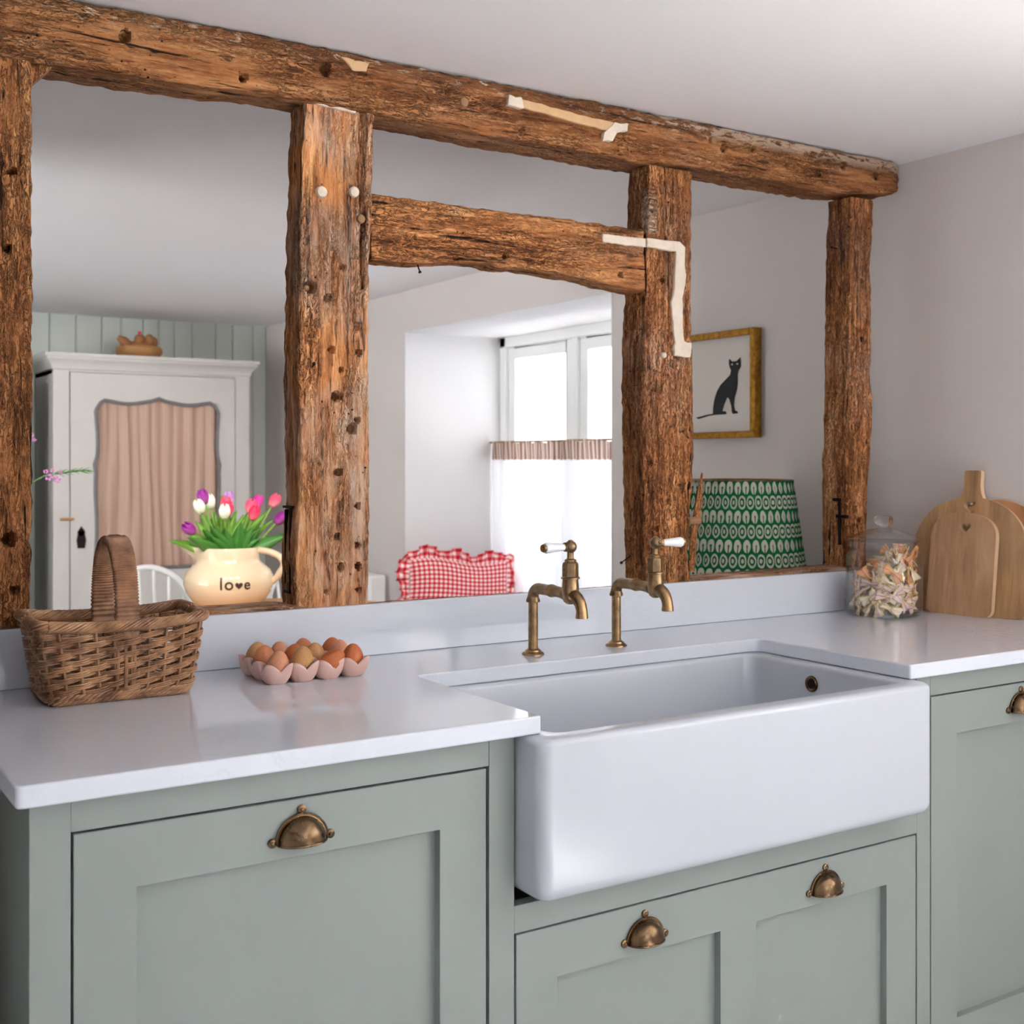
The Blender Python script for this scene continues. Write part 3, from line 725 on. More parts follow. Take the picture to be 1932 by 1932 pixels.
for k in range(5):
    t = pi/2*k/4; o_ = .008*(1-sin(t)); L.append((rrect(ix0-o_, ix1+o_, iy0-o_, iy1+o_, .030), SZ1-.008*(1-cos(t))))
L.append((rrect(ix0+.004, ix1-.004, iy0+.004, iy1-.004, .032), .74))
for k in range(1, 6):
    t = pi/2*k/5; q = .03*(1-cos(t)); L.append((rrect(ix0+.006+q, ix1-.006-q, iy0+.006+q, iy1-.006-q, .034), .73-.03*sin(t)))
m = MB(); loops(m, L); m.xf(Matrix.Translation((-1.12, -.19, -SZ0)))
m.build('basin', M['ceramic'], sink, smooth=50)
m = MB().lathe([(.0, .001), (.009, .001), (.0095, .003), (.013, .0045), (.0155, .003), (.016, 0)], 20)
m.xf(Matrix.Translation((ix1-.0015-1.12, .212-.19, .856-SZ0)) @ Matrix.Rotation(-pi/2, 4, 'Y')); m.build('overflow_ring', M['bronze'], sink)
m = MB().lathe([(0, .004), (.0088, .004), (.0088, 0)], 20)
m.xf(Matrix.Translation((ix1-.0015-1.12, .212-.19, .856-SZ0)) @ Matrix.Rotation(-pi/2, 4, 'Y')); m.build('overflow_hole', M['void'], sink)

# ------------------------------------------------------------------ cabinets
def cup_handle(x, z, y, parent, base):
    a, h, dp = .0335, .033, .023; m = MB()
    def dome(u, v):
        al = pi*u; be = pi/2*v
        return (a*cos(al)*cos(be), -dp*sin(be)-.003, h*sin(al)*cos(be)**.9-.004)
    m.grid(dome, 28, 10)
    rim = [(a*cos(pi/2*k/8*2)*1.0, -dp*sin(pi*k/16)-.003, -.004) for k in range(17)]
    rim = [(a*cos(pi*k/16), -dp*sin(pi*k/16)-.003, -.0045) for k in range(17)]
    m.tube(rim, .0017, 6)
    # back plate with three screw ears
    out = []
    for k in range(33):
        t = pi*k/32; r = 1.10
        px, pz = a*r*cos(t), h*r*sin(t)-.004
        out.append((px, pz))
    m.prism(out, -.0035, 0., 1)
    flange = [(a*1.09*cos(pi*k/24), -.0035, h*1.09*sin(pi*k/24)-.004) for k in range(25)]
    m.tube(flange, .0016, 6)
    for ex, ez in ((-.0405, -.001), (.0405, -.001), (0, .0375)):
        o = len(m.v); m.lathe([(.0062, 0), (.0062, .003), (.0045, .0042), (0, .0042)], 14)
        m.xf(Matrix.Translation((ex, 0, ez)) @ Matrix.Rotation(pi/2, 4, 'X'), o)
        m.ball((ex, -.0048, ez), .0030, .0018, .0030, 10, 6)
    m.xf(Matrix.Translation(Vector((x, y, z))-base))
    return m.build('cup_handle', M['bronze'], parent, smooth=40)
FY = .025; DT = .020
def shaker(name, x0, x1, z0, z1, panels, base, parent):
    """framed door; panels: list of (px0, px1, pz0, pz1) recesses"""
    d = .015; xs = [x0]+[q for p in panels for q in (p[0], p[1])]+[x1]; zs = [z0, panels[0][2], panels[0][3], z1]
    V = {}; vs = []; fs = []
    def vv(x, y, z):
        k = (round(x, 5), round(y, 5), round(z, 5))
        if k not in V: V[k] = len(vs); vs.append(k)
        return V[k]
    def quad(*q): fs.append(tuple(vv(*p) for p in q))
    for i in range(len(xs)-1):
        for j in range(3):
            a_, b_, c_, e_ = xs[i], xs[i+1], zs[j], zs[j+1]
            rec = j == 1 and i % 2 == 1; y = FY+d if rec else FY
            quad((a_, y, c_), (b_, y, c_), (b_, y, e_), (a_, y, e_))
            if rec:
                quad((a_, FY, c_), (b_, FY, c_), (b_, y, c_), (a_, y, c_)); quad((a_, y, e_), (b_, y, e_), (b_, FY, e_), (a_, FY, e_))
                quad((a_, FY, c_), (a_, y, c_), (a_, y, e_), (a_, FY, e_)); quad((b_, y, c_), (b_, FY, c_), (b_, FY, e_), (b_, y, e_))
            if j == 0: quad((a_, FY, c_), (a_, FY+DT, c_), (b_, FY+DT, c_), (b_, FY, c_))
            if j == 2: quad((a_, FY, e_), (b_, FY, e_), (b_, FY+DT, e_), (a_, FY+DT, e_))
            if i == 0: quad((a_, FY, c_), (a_, FY, e_), (a_, FY+DT, e_), (a_, FY+DT, c_))
            if i == len(xs)-2: quad((b_, FY, c_), (b_, FY+DT, c_), (b_, FY+DT, e_), (b_, FY, e_))
            quad((a_, FY+DT, c_), (a_, FY+DT, e_), (b_, FY+DT, e_), (b_, FY+DT, c_))
    m = MB().add(vs, fs).xf(Matrix.Translation(-base))
    return m.build(name, M['sage'], parent, smooth=30, bevel=.0009, seg=2)
def cabinet(x0, x1, label, frame_boxes, doors, z1=ZW-TH-.0005):
    base = Vector(((x0+x1)/2, .33, 0)); c = thing('base_cabinet', base, label, 'cabinet')
    m = MB()
    m.box(x0, x0+.018, FY+.020, .62, .10, z1); m.box(x1-.018, x1, FY+.020, .62, .10, z1); m.box(x0, x1, .60, .62, .10, z1); m.box(x0, x1, FY+.020, .62, .10, .118)
    m.box(x0+.018, x1-.018, FY+.030, FY+.034, .118, min(z1, doors[0][3]))   # dark liner behind the door gaps
    m.xf(Matrix.Translation(-base)); m.build('carcass', M['sage'], c, smooth=0, fix=False)
    f = MB()
    for q in frame_boxes: f.box(q[0], q[1], FY, FY+.022, q[2], q[3])
    f.xf(Matrix.Translation(-base)); f.build('face_frame', M['sage'], c, smooth=0, bevel=.0006, seg=1, fix=False)
    k = MB().box(x0, x1, .08, .10, 0, .10).xf(Matrix.Translation(-base)); k.build('plinth', M['sage'], c, smooth=0)
    for (dx0, dx1, dz0, dz1, panels, handles, nm) in doors:
        d = shaker(nm, dx0, dx1, dz0, dz1, panels, base, c)
        for hx, hz in handles: cup_handle(hx, hz, FY, d, base)
    return c
zt = ZW-TH-.0005; PB = .2275; DB = .15
cabinet(.019, .6464, 'sage green cabinet left of the sink, under the wicker basket', [(.019, .0655, .10, zt), (.0655, .6464, .851, zt), (.0655, .6464, .10, .147)],
        [(.0688, .6418, DB, .848, [(.143, .5656, PB, .772)], [(.357, .7965)], 'door')])
cabinet(.6470, 1.6172, 'sage green cabinet below the sink with two bronze cup handles', [(.6470, .690, .10, zt), (1.580, 1.6172, .10, zt), (.690, 1.580, .5995, .640), (.690, 1.580, .10, .147)],
        [(.6935, 1.5765, DB, .5965, [(.767, 1.093, PB, .519), (1.1716, 1.4967, PB, .519)], [(.933, .543), (1.336, .543)], 'drawer_front')])
cabinet(1.6178, 2.297, 'sage green cabinet right of the sink, beside the right wall', [(2.165, 2.297, .10, zt), (1.6178, 2.165, .851, zt), (1.6178, 2.165, .10, .147)],
        [(1.6205, 2.162, DB, .848, [(1.6963, 2.086, PB, .772)], [(1.892, .7985)], 'door')])

# ------------------------------------------------------------------ taps
def tap(x, y, side, label):
    t = thing('tap', (x, y, ZW), label, 'tap', 'brass pillar taps')
    m = MB().lathe([(.0215, 0), (.0215, .002), (.019, .005), (.0155, .006), (.0150, .009), (.011, .011), (.0098, .013)], 28)
    m.build('flange', M['brass'], t)
    MB().tube([(0, 0, .010), (0, 0, .108)], .0094, 20).build('pillar', M['brass'], t)
    zc = .128; pts = [(0, 0, .104)]
    m = MB().lathe([(.0098, .100), (.0135, .101), (.0138, .104), (.0118, .109), (.0108, .112)], 24)
    bend = [(0, -.020*(1-cos(pi/2*k/8)), .108+.020*sin(pi/2*k/8)) for k in range(9)]
    arm = [(0, -.020, zc), (0, -.055, zc), (0, -.058, zc), (0, -.064, zc), (0, -.068, zc), (0, -.080, zc), (0, -.100, zc-.001), (0, -.112, zc-.002)]
    pts = bend+arm[1:]; rad = [.0108]*9+[.0106, .0118, .0128, .0118, .0102, .0108, .0125]
    m.tube(pts, rad, 20); m.build('arm', M['brass'], t, smooth=50)
    V = -.124
    m = MB().lathe([(0, -.020), (.006, -.0195), (.012, -.015), (.0155, -.006), (.0160, .004), (.0155, .014), (.0148, .022), (.0148, .027), (.0175, .0275), (.0178, .0295), (.0165, .031), (.0, .031)], 24, (0, V, zc))
    sp = []
    for k in range(10):
        a = (pi/2*1.05)*k/9; sp.append((0, V-.006-.030*sin(a), zc-.003-.030*(1-cos(a))))
    sp.append((0, sp[-1][1], sp[-1][2]-.006))
    m.tube(sp, [.0125, .0125, .0122, .0118, .0114, .011, .0108, .0106, .0106, .0112, .0118], 18)
    m.build('valve_body', M['brass'], t, smooth=50)
    m = MB().lathe([(.0152, .031), (.0152, .052), (.0142, .0565), (.0105, .059), (.0112, .0605), (.0112, .0625), (.007, .064), (.0062, .066), (.0062, .076)], 6, (0, V, zc), pi/6)
    m.build('bonnet', M['brass'], t, smooth=20, bevel=.0008)
    zb = zc+.086
    m = MB().ball((0, V, zb), .0118, nu=20, nv=12)
    if side > 0: m.ball((0, V-.0125, zb+.002), .0032)
    m.lathe([(.004, 0), (.0042, .002), (0, .003)], 10, (0, V, zb+.0105))
    dirv = Vector((side, -.10, 0)).normalized(); R = dirv.to_track_quat('Z', 'Y').to_matrix().to_4x4()
    o = len(m.v); m.lathe([(.007, .008), (.0085, .010), (.0088, .013), (.0065, .0145), (.0065, .017)], 16)
    m.xf(Matrix.Translation((0, V, zb)) @ R, o); m.build('lever_hub', M['brass'], t)
    m = MB().lathe([(.0060, .016), (.0064, .018), (.0078, .035), (.0098, .054), (.0100, .058), (.0085, .061), (.0075, .0615)], 20)
    m.xf(Matrix.Translation((0, V, zb)) @ R); m.build('lever', M['porcelain'], t)['label'] = 'white porcelain lever'
    m = MB().lathe([(.0075, .061), (.0078, .064), (.0070, .0665), (.0, .067)], 18); m.xf(Matrix.Translation((0, V, zb)) @ R); m.build('lever_cap', M['brass'], t)
tap(1.021, .474, -1, 'aged brass tap, left one, white lever pointing left')
tap(1.222, .474, 1, 'aged brass tap, right one, white lever pointing right')

# ------------------------------------------------------------------ wicker basket
def basket():
    bx, by = .236, .5035
    t = thing('wicker_basket', (bx, by, ZW), 'rectangular brown wicker basket with arched handle on the worktop', 'basket')
    rnd = random.Random(5)
    H = .118
    def path(u, z, off=0.):
        """rounded rectangle around the basket; u in 0..1 from the front-left corner anticlockwise"""
        f = z/H; hx = .109+.019*f; hy = .0635+.0075*f; r = .016
        if z < .02: k = (1-z/.02)*.006; hx -= k; hy -= k
        P = 2*(2*(hx-r)+2*(hy-r))+2*pi*r; s = u*P
        segs = [('l', (-hx+r, -hy), (1, 0), 2*(hx-r)), ('a', (hx-r, -hy+r), -pi/2), ('l', (hx, -hy+r), (0, 1), 2*(hy-r)), ('a', (hx-r, hy-r), 0),
                ('l', (hx-r, hy), (-1, 0), 2*(hx-r)), ('a', (-hx+r, hy-r), pi/2), ('l', (-hx, hy-r), (0, -1), 2*(hy-r)), ('a', (-hx+r, -hy+r), pi)]
        for sg in segs:
            ln = sg[3] if sg[0] == 'l' else pi/2*r
            if s <= ln or sg is segs[-1]:
                if sg[0] == 'l':
                    x = sg[1][0]+sg[2][0]*s; y = sg[1][1]+sg[2][1]*s; nx, ny = sg[2][1], -sg[2][0]
                else:
                    a = sg[2]+min(1., s/ln)*pi/2; nx, ny = cos(a), sin(a); x = sg[1][0]+r*nx; y = sg[1][1]+r*ny
                return Vector((x+nx*off, y+ny*off, z)), Vector((nx, ny, 0))
            s -= ln
    def sag(u):      # the rim lifts at the corners
        p, n = path(u, H); return .008*(abs(p.x)/.128)**2.5+.004*(1 if p.y > 0 else 0)-.003
    NS = 28
    st = MB()
    for k in range(NS):
        u = (k+.5)/NS
        pts = [path(u, H*j/10, 0)[0] + Vector((0, 0, .001+sag(u)*j/10)) for j in range(11)]
        st.tube(pts, .0021, 6)
    st.build('stakes', M['wicker'], t)
    wv = MB(); rows = 10
    for rw in range(rows):
        z0 = .020+rw*(H-.026)/rows
        for sub in range(3):
            pts = []; nn = NS*8
            for k in range(nn):
                u = k/nn; ph = pi*(u*NS)+pi*(rw % 2); sl = ((u*NS*.5+.25+.5*(rw % 2)) % 1.)
                z = z0+(sub-1)*.0033+(sl-.5)*.0085
                off = .0042*sin(ph)
                p, n = path(u, z, off); p = p+Vector((0, 0, sag(u)*z/H+rnd.uniform(-.0003, .0003))); pts.append(p)
            wv.tube(pts, .00158, 6, closed=True)
    wv.build('woven_sides', M['wicker'], t)
    fo = MB()      # twisted foot border
    for ring, (zz, of) in enumerate(((.005, .001), (.012, .0015))):
        for s_ in range(3):
            pts = []
            for k in range(260):
                u = k/260; a = 2*pi*(u*24+s_/3.)
                p, n = path(u, zz+.0026*sin(a), of+.0026*cos(a)); pts.append(p)
            fo.tube(pts, .0024, 6, closed=True)
    fo.build('foot_border', M['wicker'], t)
    br = MB()      # thick plaited rim: groups of strands winding over
    for s_ in range(3):
        for q in range(3):
            pts = []
            for k in range(480):
                u = k/480; a = 2*pi*(u*10+s_/3.)+(q-1)*.66
                p, n = path(u, H+.002, .0068*cos(a)*1.15); p = p+Vector((0, 0, .0068*sin(a)+sag(u))); pts.append(p)
            br.tube(pts, .0023, 6, closed=True)
    br.build('plaited_rim', M['wicker'], t)
    # floor of the basket
    m = MB().grid(lambda u, v: ((u-.5)*.205, (v-.5)*.118, .004+.0012*sin(u*90)*sin(v*50)), 60, 40); m.build('base', M['wicker'], t, solid=.003)
    # handle: arch front to back, two lashed rods wide
    nA = 640; rail = []
    def arch(s_):
        a = pi*s_
        y = -.064*cos(a); z = .095+.152*sin(a)**.62
        return Vector((.003-.006*(s_-.5), y, z))
    m = MB(); nc = 22
    vs = []; fs = []
    for i in range(nA+1):
        s_ = i/nA; p = arch(s_); d = (arch(min(1, s_+.002))-arch(max(0, s_-.002))).normalized()
        ux = Vector((1, 0, 0)); nn = ux.cross(d).normalized()
        rp = 1+.15*sin(2*pi*s_*92)
        for k in range(nc):
            a = 2*pi*k/nc; cx = cos(a); cy = sin(a)
            w = .0185*(1 if abs(cx) < 1 else 1); hx = w*math.copysign(abs(cx)**.6, cx); hy = .0068*math.copysign(abs(cy)**.75, cy)
            hy *= (1-.42*exp(-(hx/.0035)**2))*(1-.25*exp(-((abs(hx)-.0105)/.002)**2))
            vs.append(p+ux*hx*(1+.045*sin(2*pi*s_*92))+nn*hy*rp)
    for i in range(nA):
        for k in range(nc): fs.append((i*nc+k, i*nc+(k+1) % nc, (i+1)*nc+(k+1) % nc, (i+1)*nc+k))
    m.add(vs, fs)
    for e in (-1, 1):
        for dx in (-.013, 0, .013): m.tube([(.003+dx, e*.066, .098), (.003+dx, e*.070, .06), (.003+dx, e*.066, .02)], .0028, 6)
    m.build('handle', M['wicker_h'], t, smooth=50)
basket()

# ------------------------------------------------------------------ eggs in their tray
EX0, EY0, EP = .4905, .4545, .0468
def tray():
    base = Vector((EX0+EP*1.5, EY0+EP, ZW))
    m = MB(); nt = 36; nr = 8
    for i in range(4):
        for j in range(3):
            cx, cy = EX0+EP*i-base.x, EY0+EP*j-base.y
            def f(u, v):
                t = 2*pi*u; s2 = sin(2*t)**2
                rim = .0215+.0035*s2; rz = .0205+.0135*s2**.55
                # bulging cup wall
                a = v*pi/2
                r = rim*(.34+.66*sin(a)**.8) if v > 0 else rim*.34
                q = 1.0
                z = .0008+rz*(1-cos(a))**.9
                sq = (abs(cos(t))**4+abs(sin(t))**4)**-.25
                r2 = r*(1+(sq-1)*.55*v)
                return (cx+r2*cos(t), cy+r2*sin(t), z)
            m.grid(f, nt, nr, closeu=True)
            o = len(m.v); m.add([(cx+.34*.0215*cos(2*pi*k/12), cy+.34*.0215*sin(2*pi*k/12), .0008) for k in range(12)], [tuple(range(12))])
    m.uv = {}
    o = m.build('egg_tray', M['tray'], None, smooth=60, solid=.0034, loc=base, fix=False)
    o.modifiers['solid'].offset = 1
    tag(o, 'pale pink ceramic egg tray on the worktop holding twelve brown eggs', 'egg tray')
tray()
row_n = ['front', 'middle', 'back']; col_n = ['leftmost', 'second from the left', 'third from the left', 'rightmost']
def egg_mesh(mat):
    prof = []
    for k in range(17):
        a = pi*k/16; z = -cos(a); r = sin(a)*(1-.14*z)
        prof.append((.0196*r, .0265*z+.0265))
    return MB().lathe(prof, 24).build('egg', mat, smooth=80)
eggs = [egg_mesh(mm) for mm in EGG]; used = set(); er = random.Random(2)
order = [[1, 2, 3, 3], [0, 3, 2, 1], [2, 1, 0, 3]]
for j in range(3):
    for i in range(4):
        k = order[j][i]; o = eggs[k] if k not in used else eggs[k].copy()
        if k in used: COL.objects.link(o)
        used.add(k)
        tilt = Vector((er.uniform(-.14, .14), er.uniform(-.14, .14), 0))
        if (i, j) == (2, 0): tilt = Vector((.25, .75, 0))
        o.rotation_euler = tilt; sc_ = er.uniform(.95, 1.04); o.scale = (sc_, sc_, sc_)
        lift = .0042+(.004 if (i, j) == (2, 0) else 0)
        o.location = (EX0+EP*i-(.012 if (i, j) == (2, 0) else 0), EY0+EP*j, ZW+lift)
        tag(o, f'brown egg in the pink tray, {row_n[j]} row, {col_n[i]}', 'egg', 'brown eggs in the pink tray')

# ------------------------------------------------------------------ pasta jar
JX, JY = 2.066, .514
jar = thing('glass_jar', (JX, JY, ZW), 'lidded glass jar of bow-tie pasta near the chopping boards', 'jar')
m = MB().lathe([(0, .0012), (.080, .0012), (.086, .004), (.0885, .010), (.0895, .03), (.0895, .135), (.0885, .146), (.083, .155), (.0775, .158), (.0765, .161), (.0815, .163), (.083, .167), (.083, .176), (.0805, .179), (.077, .179),
                (.0745, .176), (.0735, .160), (.080, .152), (.0855, .144), (.0865, .13), (.0865, .03), (.085, .012), (.080, .0085), (0, .0085)], 64)
m.build('jar_body', M['glass'], jar, smooth=50)
m = MB().lathe([(.070, .1795), (.0845, .1795), (.0865, .182), (.0865, .185), (.084, .187), (.076, .190), (.055, .200), (.034, .207), (.016, .2105), (.012, .213), (.0115, .216), (0, .216)], 64)
m.build('lid', M['glass'], jar, smooth=50)
m = MB().lathe([(0, .2155), (.0115, .2155), (.013, .217), (.0205, .222), (.0235, .229), (.022, .236), (.015, .2405), (0, .2415)], 32)
m.build('lid_knob', M['sglass'], jar, smooth=60)
# farfalle
def farfalle(mat, seed):
    r_ = random.Random(seed); L_, Wd = .0240, .0142; tw = r_.uniform(-.5, .5); cu = r_.uniform(-.006, .006)
    def f(u, v):
        x = (u-.5)*2; y = (v-.5)*2; w = Wd*(.22+.85*abs(x)**.75)
        zz = .0036*cos(y*pi*1.5)*max(0, 1-abs(x)*1.5)+cu*x*x*(1 if x > 0 else -.5)*2 + .002*sin(y*3)*x
        if u in (0., 1.): x *= 1+.05*(-1)**int(round(v*8))
        yy = y*w; a = tw*x
        return (x*L_, yy*cos(a)-zz*sin(a), yy*sin(a)+zz*cos(a))
    m_ = MB().grid(f, 12, 8)
    return m_.build('bow_tie_pasta', mat, smooth=60, solid=.0013, fix=False)
protos = [farfalle(PASTA[k % 4], k) for k in range(8)]
pr_ = random.Random(11); spots = []; tries = 0
while len(spots) < 170 and tries < 60000:
    tries += 1
    r = .0675*sqrt(pr_.random()); a = pr_.uniform(0, 2*pi); x, y = r*cos(a), r*sin(a)
    rx = x*.843-y*.538
    top = .095+.050*smooth01((rx+.03)/.07)
    z = pr_.uniform(.022, top)
    rm = sqrt(x*x+y*y)
    if all((x-p[0])**2+(y-p[1])**2+(z-p[2])**2 > .0185**2 for p in spots): spots.append((x, y, z))
first = set()
for i, (x, y, z) in enumerate(spots):
    k = pr_.randrange(8)
    if z > .10 and x*.843-y*.538 > .0: k = pr_.choice([2, 6, 1, 5])
    o = protos[k] if k not in first else protos[k].copy()
    if k in first: COL.objects.link(o)
    first.add(k)
    o.location = (JX+x, JY+y, ZW+z)
    if sqrt(x*x+y*y) > .05:       # flat against the glass
        n = Vector((x, y, pr_.uniform(-.02, .02))).normalized(); q = n.to_track_quat('Z', 'Y') @ Matrix.Rotation(pr_.uniform(0, 2*pi), 3, 'Z').to_quaternion() @ Matrix.Rotation(pr_.uniform(-.5, .5), 3, 'X').to_quaternion()
        o.rotation_euler = q.to_euler()
    else: o.rotation_euler = (pr_.uniform(0, 6.28), pr_.uniform(0, 6.28), pr_.uniform(0, 6.28))
    tag(o, 'striped bow-tie pasta piece among many in the lidded glass jar', 'pasta', 'bow-tie pasta in the glass jar')
for k in range(8):
    if k not in first: bpy.data.objects.remove(protos[k])

# ------------------------------------------------------------------ chopping boards
def hearth(cx, cz, s, n=28):
    o = []
    for k in range(n):
        t = 2*pi*k/n
        x = 16*sin(t)**3; z = 13*cos(t)-5*cos(2*t)-2*cos(3*t)-cos(4*t)
        o.append((cx+s*x/17, cz+s*z/17))
    return o
def board_mesh(outline, hole, th):
    """board in its own x-z plane, front face at y=0; outline/hole lists of (x,z)"""
    bm = bmesh.new(); E = []
    for lp in [outline]+([hole] if hole else []):
        vs = [bm.verts.new((x, 0, z)) for x, z in lp]
        E += [bm.edges.new((vs[i], vs[(i+1) % len(vs)])) for i in range(len(vs))]
    r = bmesh.ops.triangle_fill(bm, use_beauty=True, use_dissolve=False, edges=E)
    fc = [g_ for g_ in r['geom'] if isinstance(g_, bmesh.types.BMFace)]
    if hole:
        cx = sum(p[0] for p in hole)/len(hole); cz = sum(p[1] for p in hole)/len(hole)
        def inside(p):
            c = False; n = len(hole)
            for i in range(n):
                x1, z1 = hole[i]; x2, z2 = hole[i-1]
                if (z1 > p.z) != (z2 > p.z) and p.x < (x2-x1)*(p.z-z1)/(z2-z1)+x1: c = not c
            return c
        bad = [f_ for f_ in fc if inside(f_.calc_center_median())]
        bmesh.ops.delete(bm, geom=bad, context='FACES_ONLY'); fc = [f_ for f_ in bm.faces]
    ex = bmesh.ops.extrude_face_region(bm, geom=fc)
    bmesh.ops.translate(bm, verts=[v for v in ex['geom'] if isinstance(v, bmesh.types.BMVert)], vec=(0, th, 0))
    bmesh.ops.recalc_face_normals(bm, faces=bm.faces)
    me = bpy.data.meshes.new('board'); bm.to_mesh(me); bm.free(); return me
def board(name, outline, hole, th, mat, loc, rz, lean, label):
    me = board_mesh(outline, hole, th); me.materials.append(mat); me.materials.append(M['board_edge'])
    for p in me.polygons:
        p.material_index = 0 if abs(p.normal.y) > .7 else 1
        p.use_smooth = True
    me.set_sharp_from_angle(angle=radians(40))
    o = bpy.data.objects.new(name, me); COL.objects.link(o); o.location = loc
    o.rotation_euler = (Matrix.Rotation(rz, 3, 'Z') @ Matrix.Rotation(-lean, 3, 'X')).to_euler()
    b_ = o.modifiers.new('bevel', 'BEVEL'); b_.width = .0032; b_.segments = 3; b_.limit_method = 'ANGLE'; b_.angle_limit = radians(50)
    return tag(o, label, 'chopping board')
def arch_outline(w, h, shoulder, rb=.018, n=20):
    o = [(-w/2+rb, 0), (w/2-rb, 0)]
    o += [(w/2-rb+rb*sin(pi/2*k/5), rb-rb*cos(pi/2*k/5)) for k in range(1, 6)]
    for k in range(n+1):
        a = pi*k/n; c_ = cos(a); s_ = sin(a)
        o.append((w/2*math.copysign(abs(c_)**.85, c_), shoulder+(h-shoulder)*s_**.85))
    o += [(-w/2+rb-rb*cos(pi/2*k/5), rb-rb*sin(pi/2*k/5)) for k in range(0, 5)]
    return o
RZB = -pi/2+atan2(.15, .99)    # boards face the room, almost parallel to the right wall
def bdir(s): return Vector((cos(RZB)*s, sin(RZB)*s))
o1 = arch_outline(.168, .249, .186)
board('chopping_board', o1, hearth(0.004, .212, .0145), .016, M['board_a'], (2.209, .4135, ZW+.0005), RZB, radians(7.9), 'small arched chopping board with a heart cut-out, in front of the two others')
w2, h2, sh = .296, .285, .14
o2 = [(-w2/2+.02, 0), (w2/2-.02, 0)]+[(w2/2-.02+.02*sin(pi/2*k/5), .02-.02*cos(pi/2*k/5)) for k in range(1, 6)]
arc = [(w2/2*math.copysign(abs(cos(pi*k/40))**.9, cos(pi*k/40)), sh+(h2-sh)*sin(pi*k/40)**.9) for k in range(41)]
neck = [(.030, h2-.002), (.024, h2+.012), (.0215, h2+.03), (.0215, h2+.062), (.019, h2+.066), (-.019, h2+.066), (-.0215, h2+.062), (-.0215, h2+.03), (-.024, h2+.012), (-.030, h2-.002)]
o2 += [p for p in arc if p[0] > .034]+neck+[p for p in arc if p[0] < -.034]
o2 += [(-w2/2+.02-.02*cos(pi/2*k/5), .02-.02*sin(pi/2*k/5)) for k in range(0, 5)]
board('chopping_board', o2, hearth(-.002, .262, .017), .017, M['board_b'], (2.233, .411, ZW+.0005), RZB, radians(6.6), 'large chopping board with a long handle, behind the small arched board')
o3 = [(.14*cos(2*pi*k/56), .14+.14*sin(2*pi*k/56)) for k in range(56)]
board('chopping_board', o3, None, .012, M['board_c'], (2.262, .352, ZW+.0005), RZB, radians(4.4), 'round chopping board half hidden behind the large handled board')

# ================================================================== the far room
# armoire
AX0, AX1, AY = 1.03, 2.035, 4.75
arm = thing('armoire', ((AX0+AX1)/2, 4.95, 0), 'tall grey painted armoire with a curtained door, against the panelled wall', 'armoire')
ab = Vector(((AX0+AX1)/2, 4.95, 0))
def A(m, name, mat, par=arm, **k): m.xf(Matrix.Translation(-ab)); return m.build(name, mat, par, **k)
m = MB(); m.box(AX0, AX0+.02, AY+.02, 5.185, .05, 1.76); m.box(AX1-.02, AX1, AY+.02, 5.185, .05, 1.76); m.box(AX0, AX1, 5.165, 5.185, .05, 1.76); m.box(AX0, AX1, AY+.02, 5.185, .05, .08); m.box(AX0, AX1, AY+.02, 5.185, 1.72, 1.76)
m.box(AX0, 1.108, AY, AY+.025, .05, 1.76); m.box(1.957, AX1, AY, AY+.025, .05, 1.76); m.box(1.108, 1.957, AY, AY+.025, 1.735, 1.76); m.box(1.108, 1.957, AY, AY+.025, .05, .16)
m.box(1.108, 1.957, AY+.055, AY+.065, .16, 1.735)
A(m, 'carcass', M['armoire'], smooth=0, bevel=.003, fix=False)
m = MB()
cp = [(0, 1.745), (.006, 1.748), (.010, 1.765), (.022, 1.785), (.034, 1.796), (.036, 1.806), (.044, 1.808), (.044, 1.826), (0, 1.826)]
L = [(rrect(AX0-a_, AX1+a_, AY-a_, 5.185, .002, 1), z_) for a_, z_ in cp]
loops(m, L); A(m, 'cornice', M['armoire'], smooth=30)
# door with a shaped opening
def ogee():
    cx, x1, z0, z1 = 1.548, .317, .745, 1.60
    P = []
    def seg(a, c, n, fn):
        for k in range(n): P.append(fn(k/n))
    # start at bottom-left, go up the left side, over the top, down the right, along the bottom
    def side(t):      # half width against height 0..1
        w = 1.0-.035*sin(pi*t*2)**2*(1 if t > .5 else .6)+.03*exp(-((t-.62)/.03)**2)
        return w
    n = 40
    left = []
    for k in range(n):
        t = k/(n-1)*.93; left.append((cx-x1*side(t), z0+(z1-z0)*t))
    top = []
    for k in range(31):
        u = -1+2*k/30
        zz = z1+.016*cos(u*pi*2)*.6+.012*exp(-(u/.07)**2)-.008
        if abs(u) > .85: zz -= ((abs(u)-.85)/.15)**2*.05
        top.append((cx+u*x1*.985, zz))
    right = [(2*cx-x, z) for x, z in left[::-1]]
    return left+top+right
og = ogee(); dx0, dx1, dz0, dz1 = 1.112, 1.953, .165, 1.732
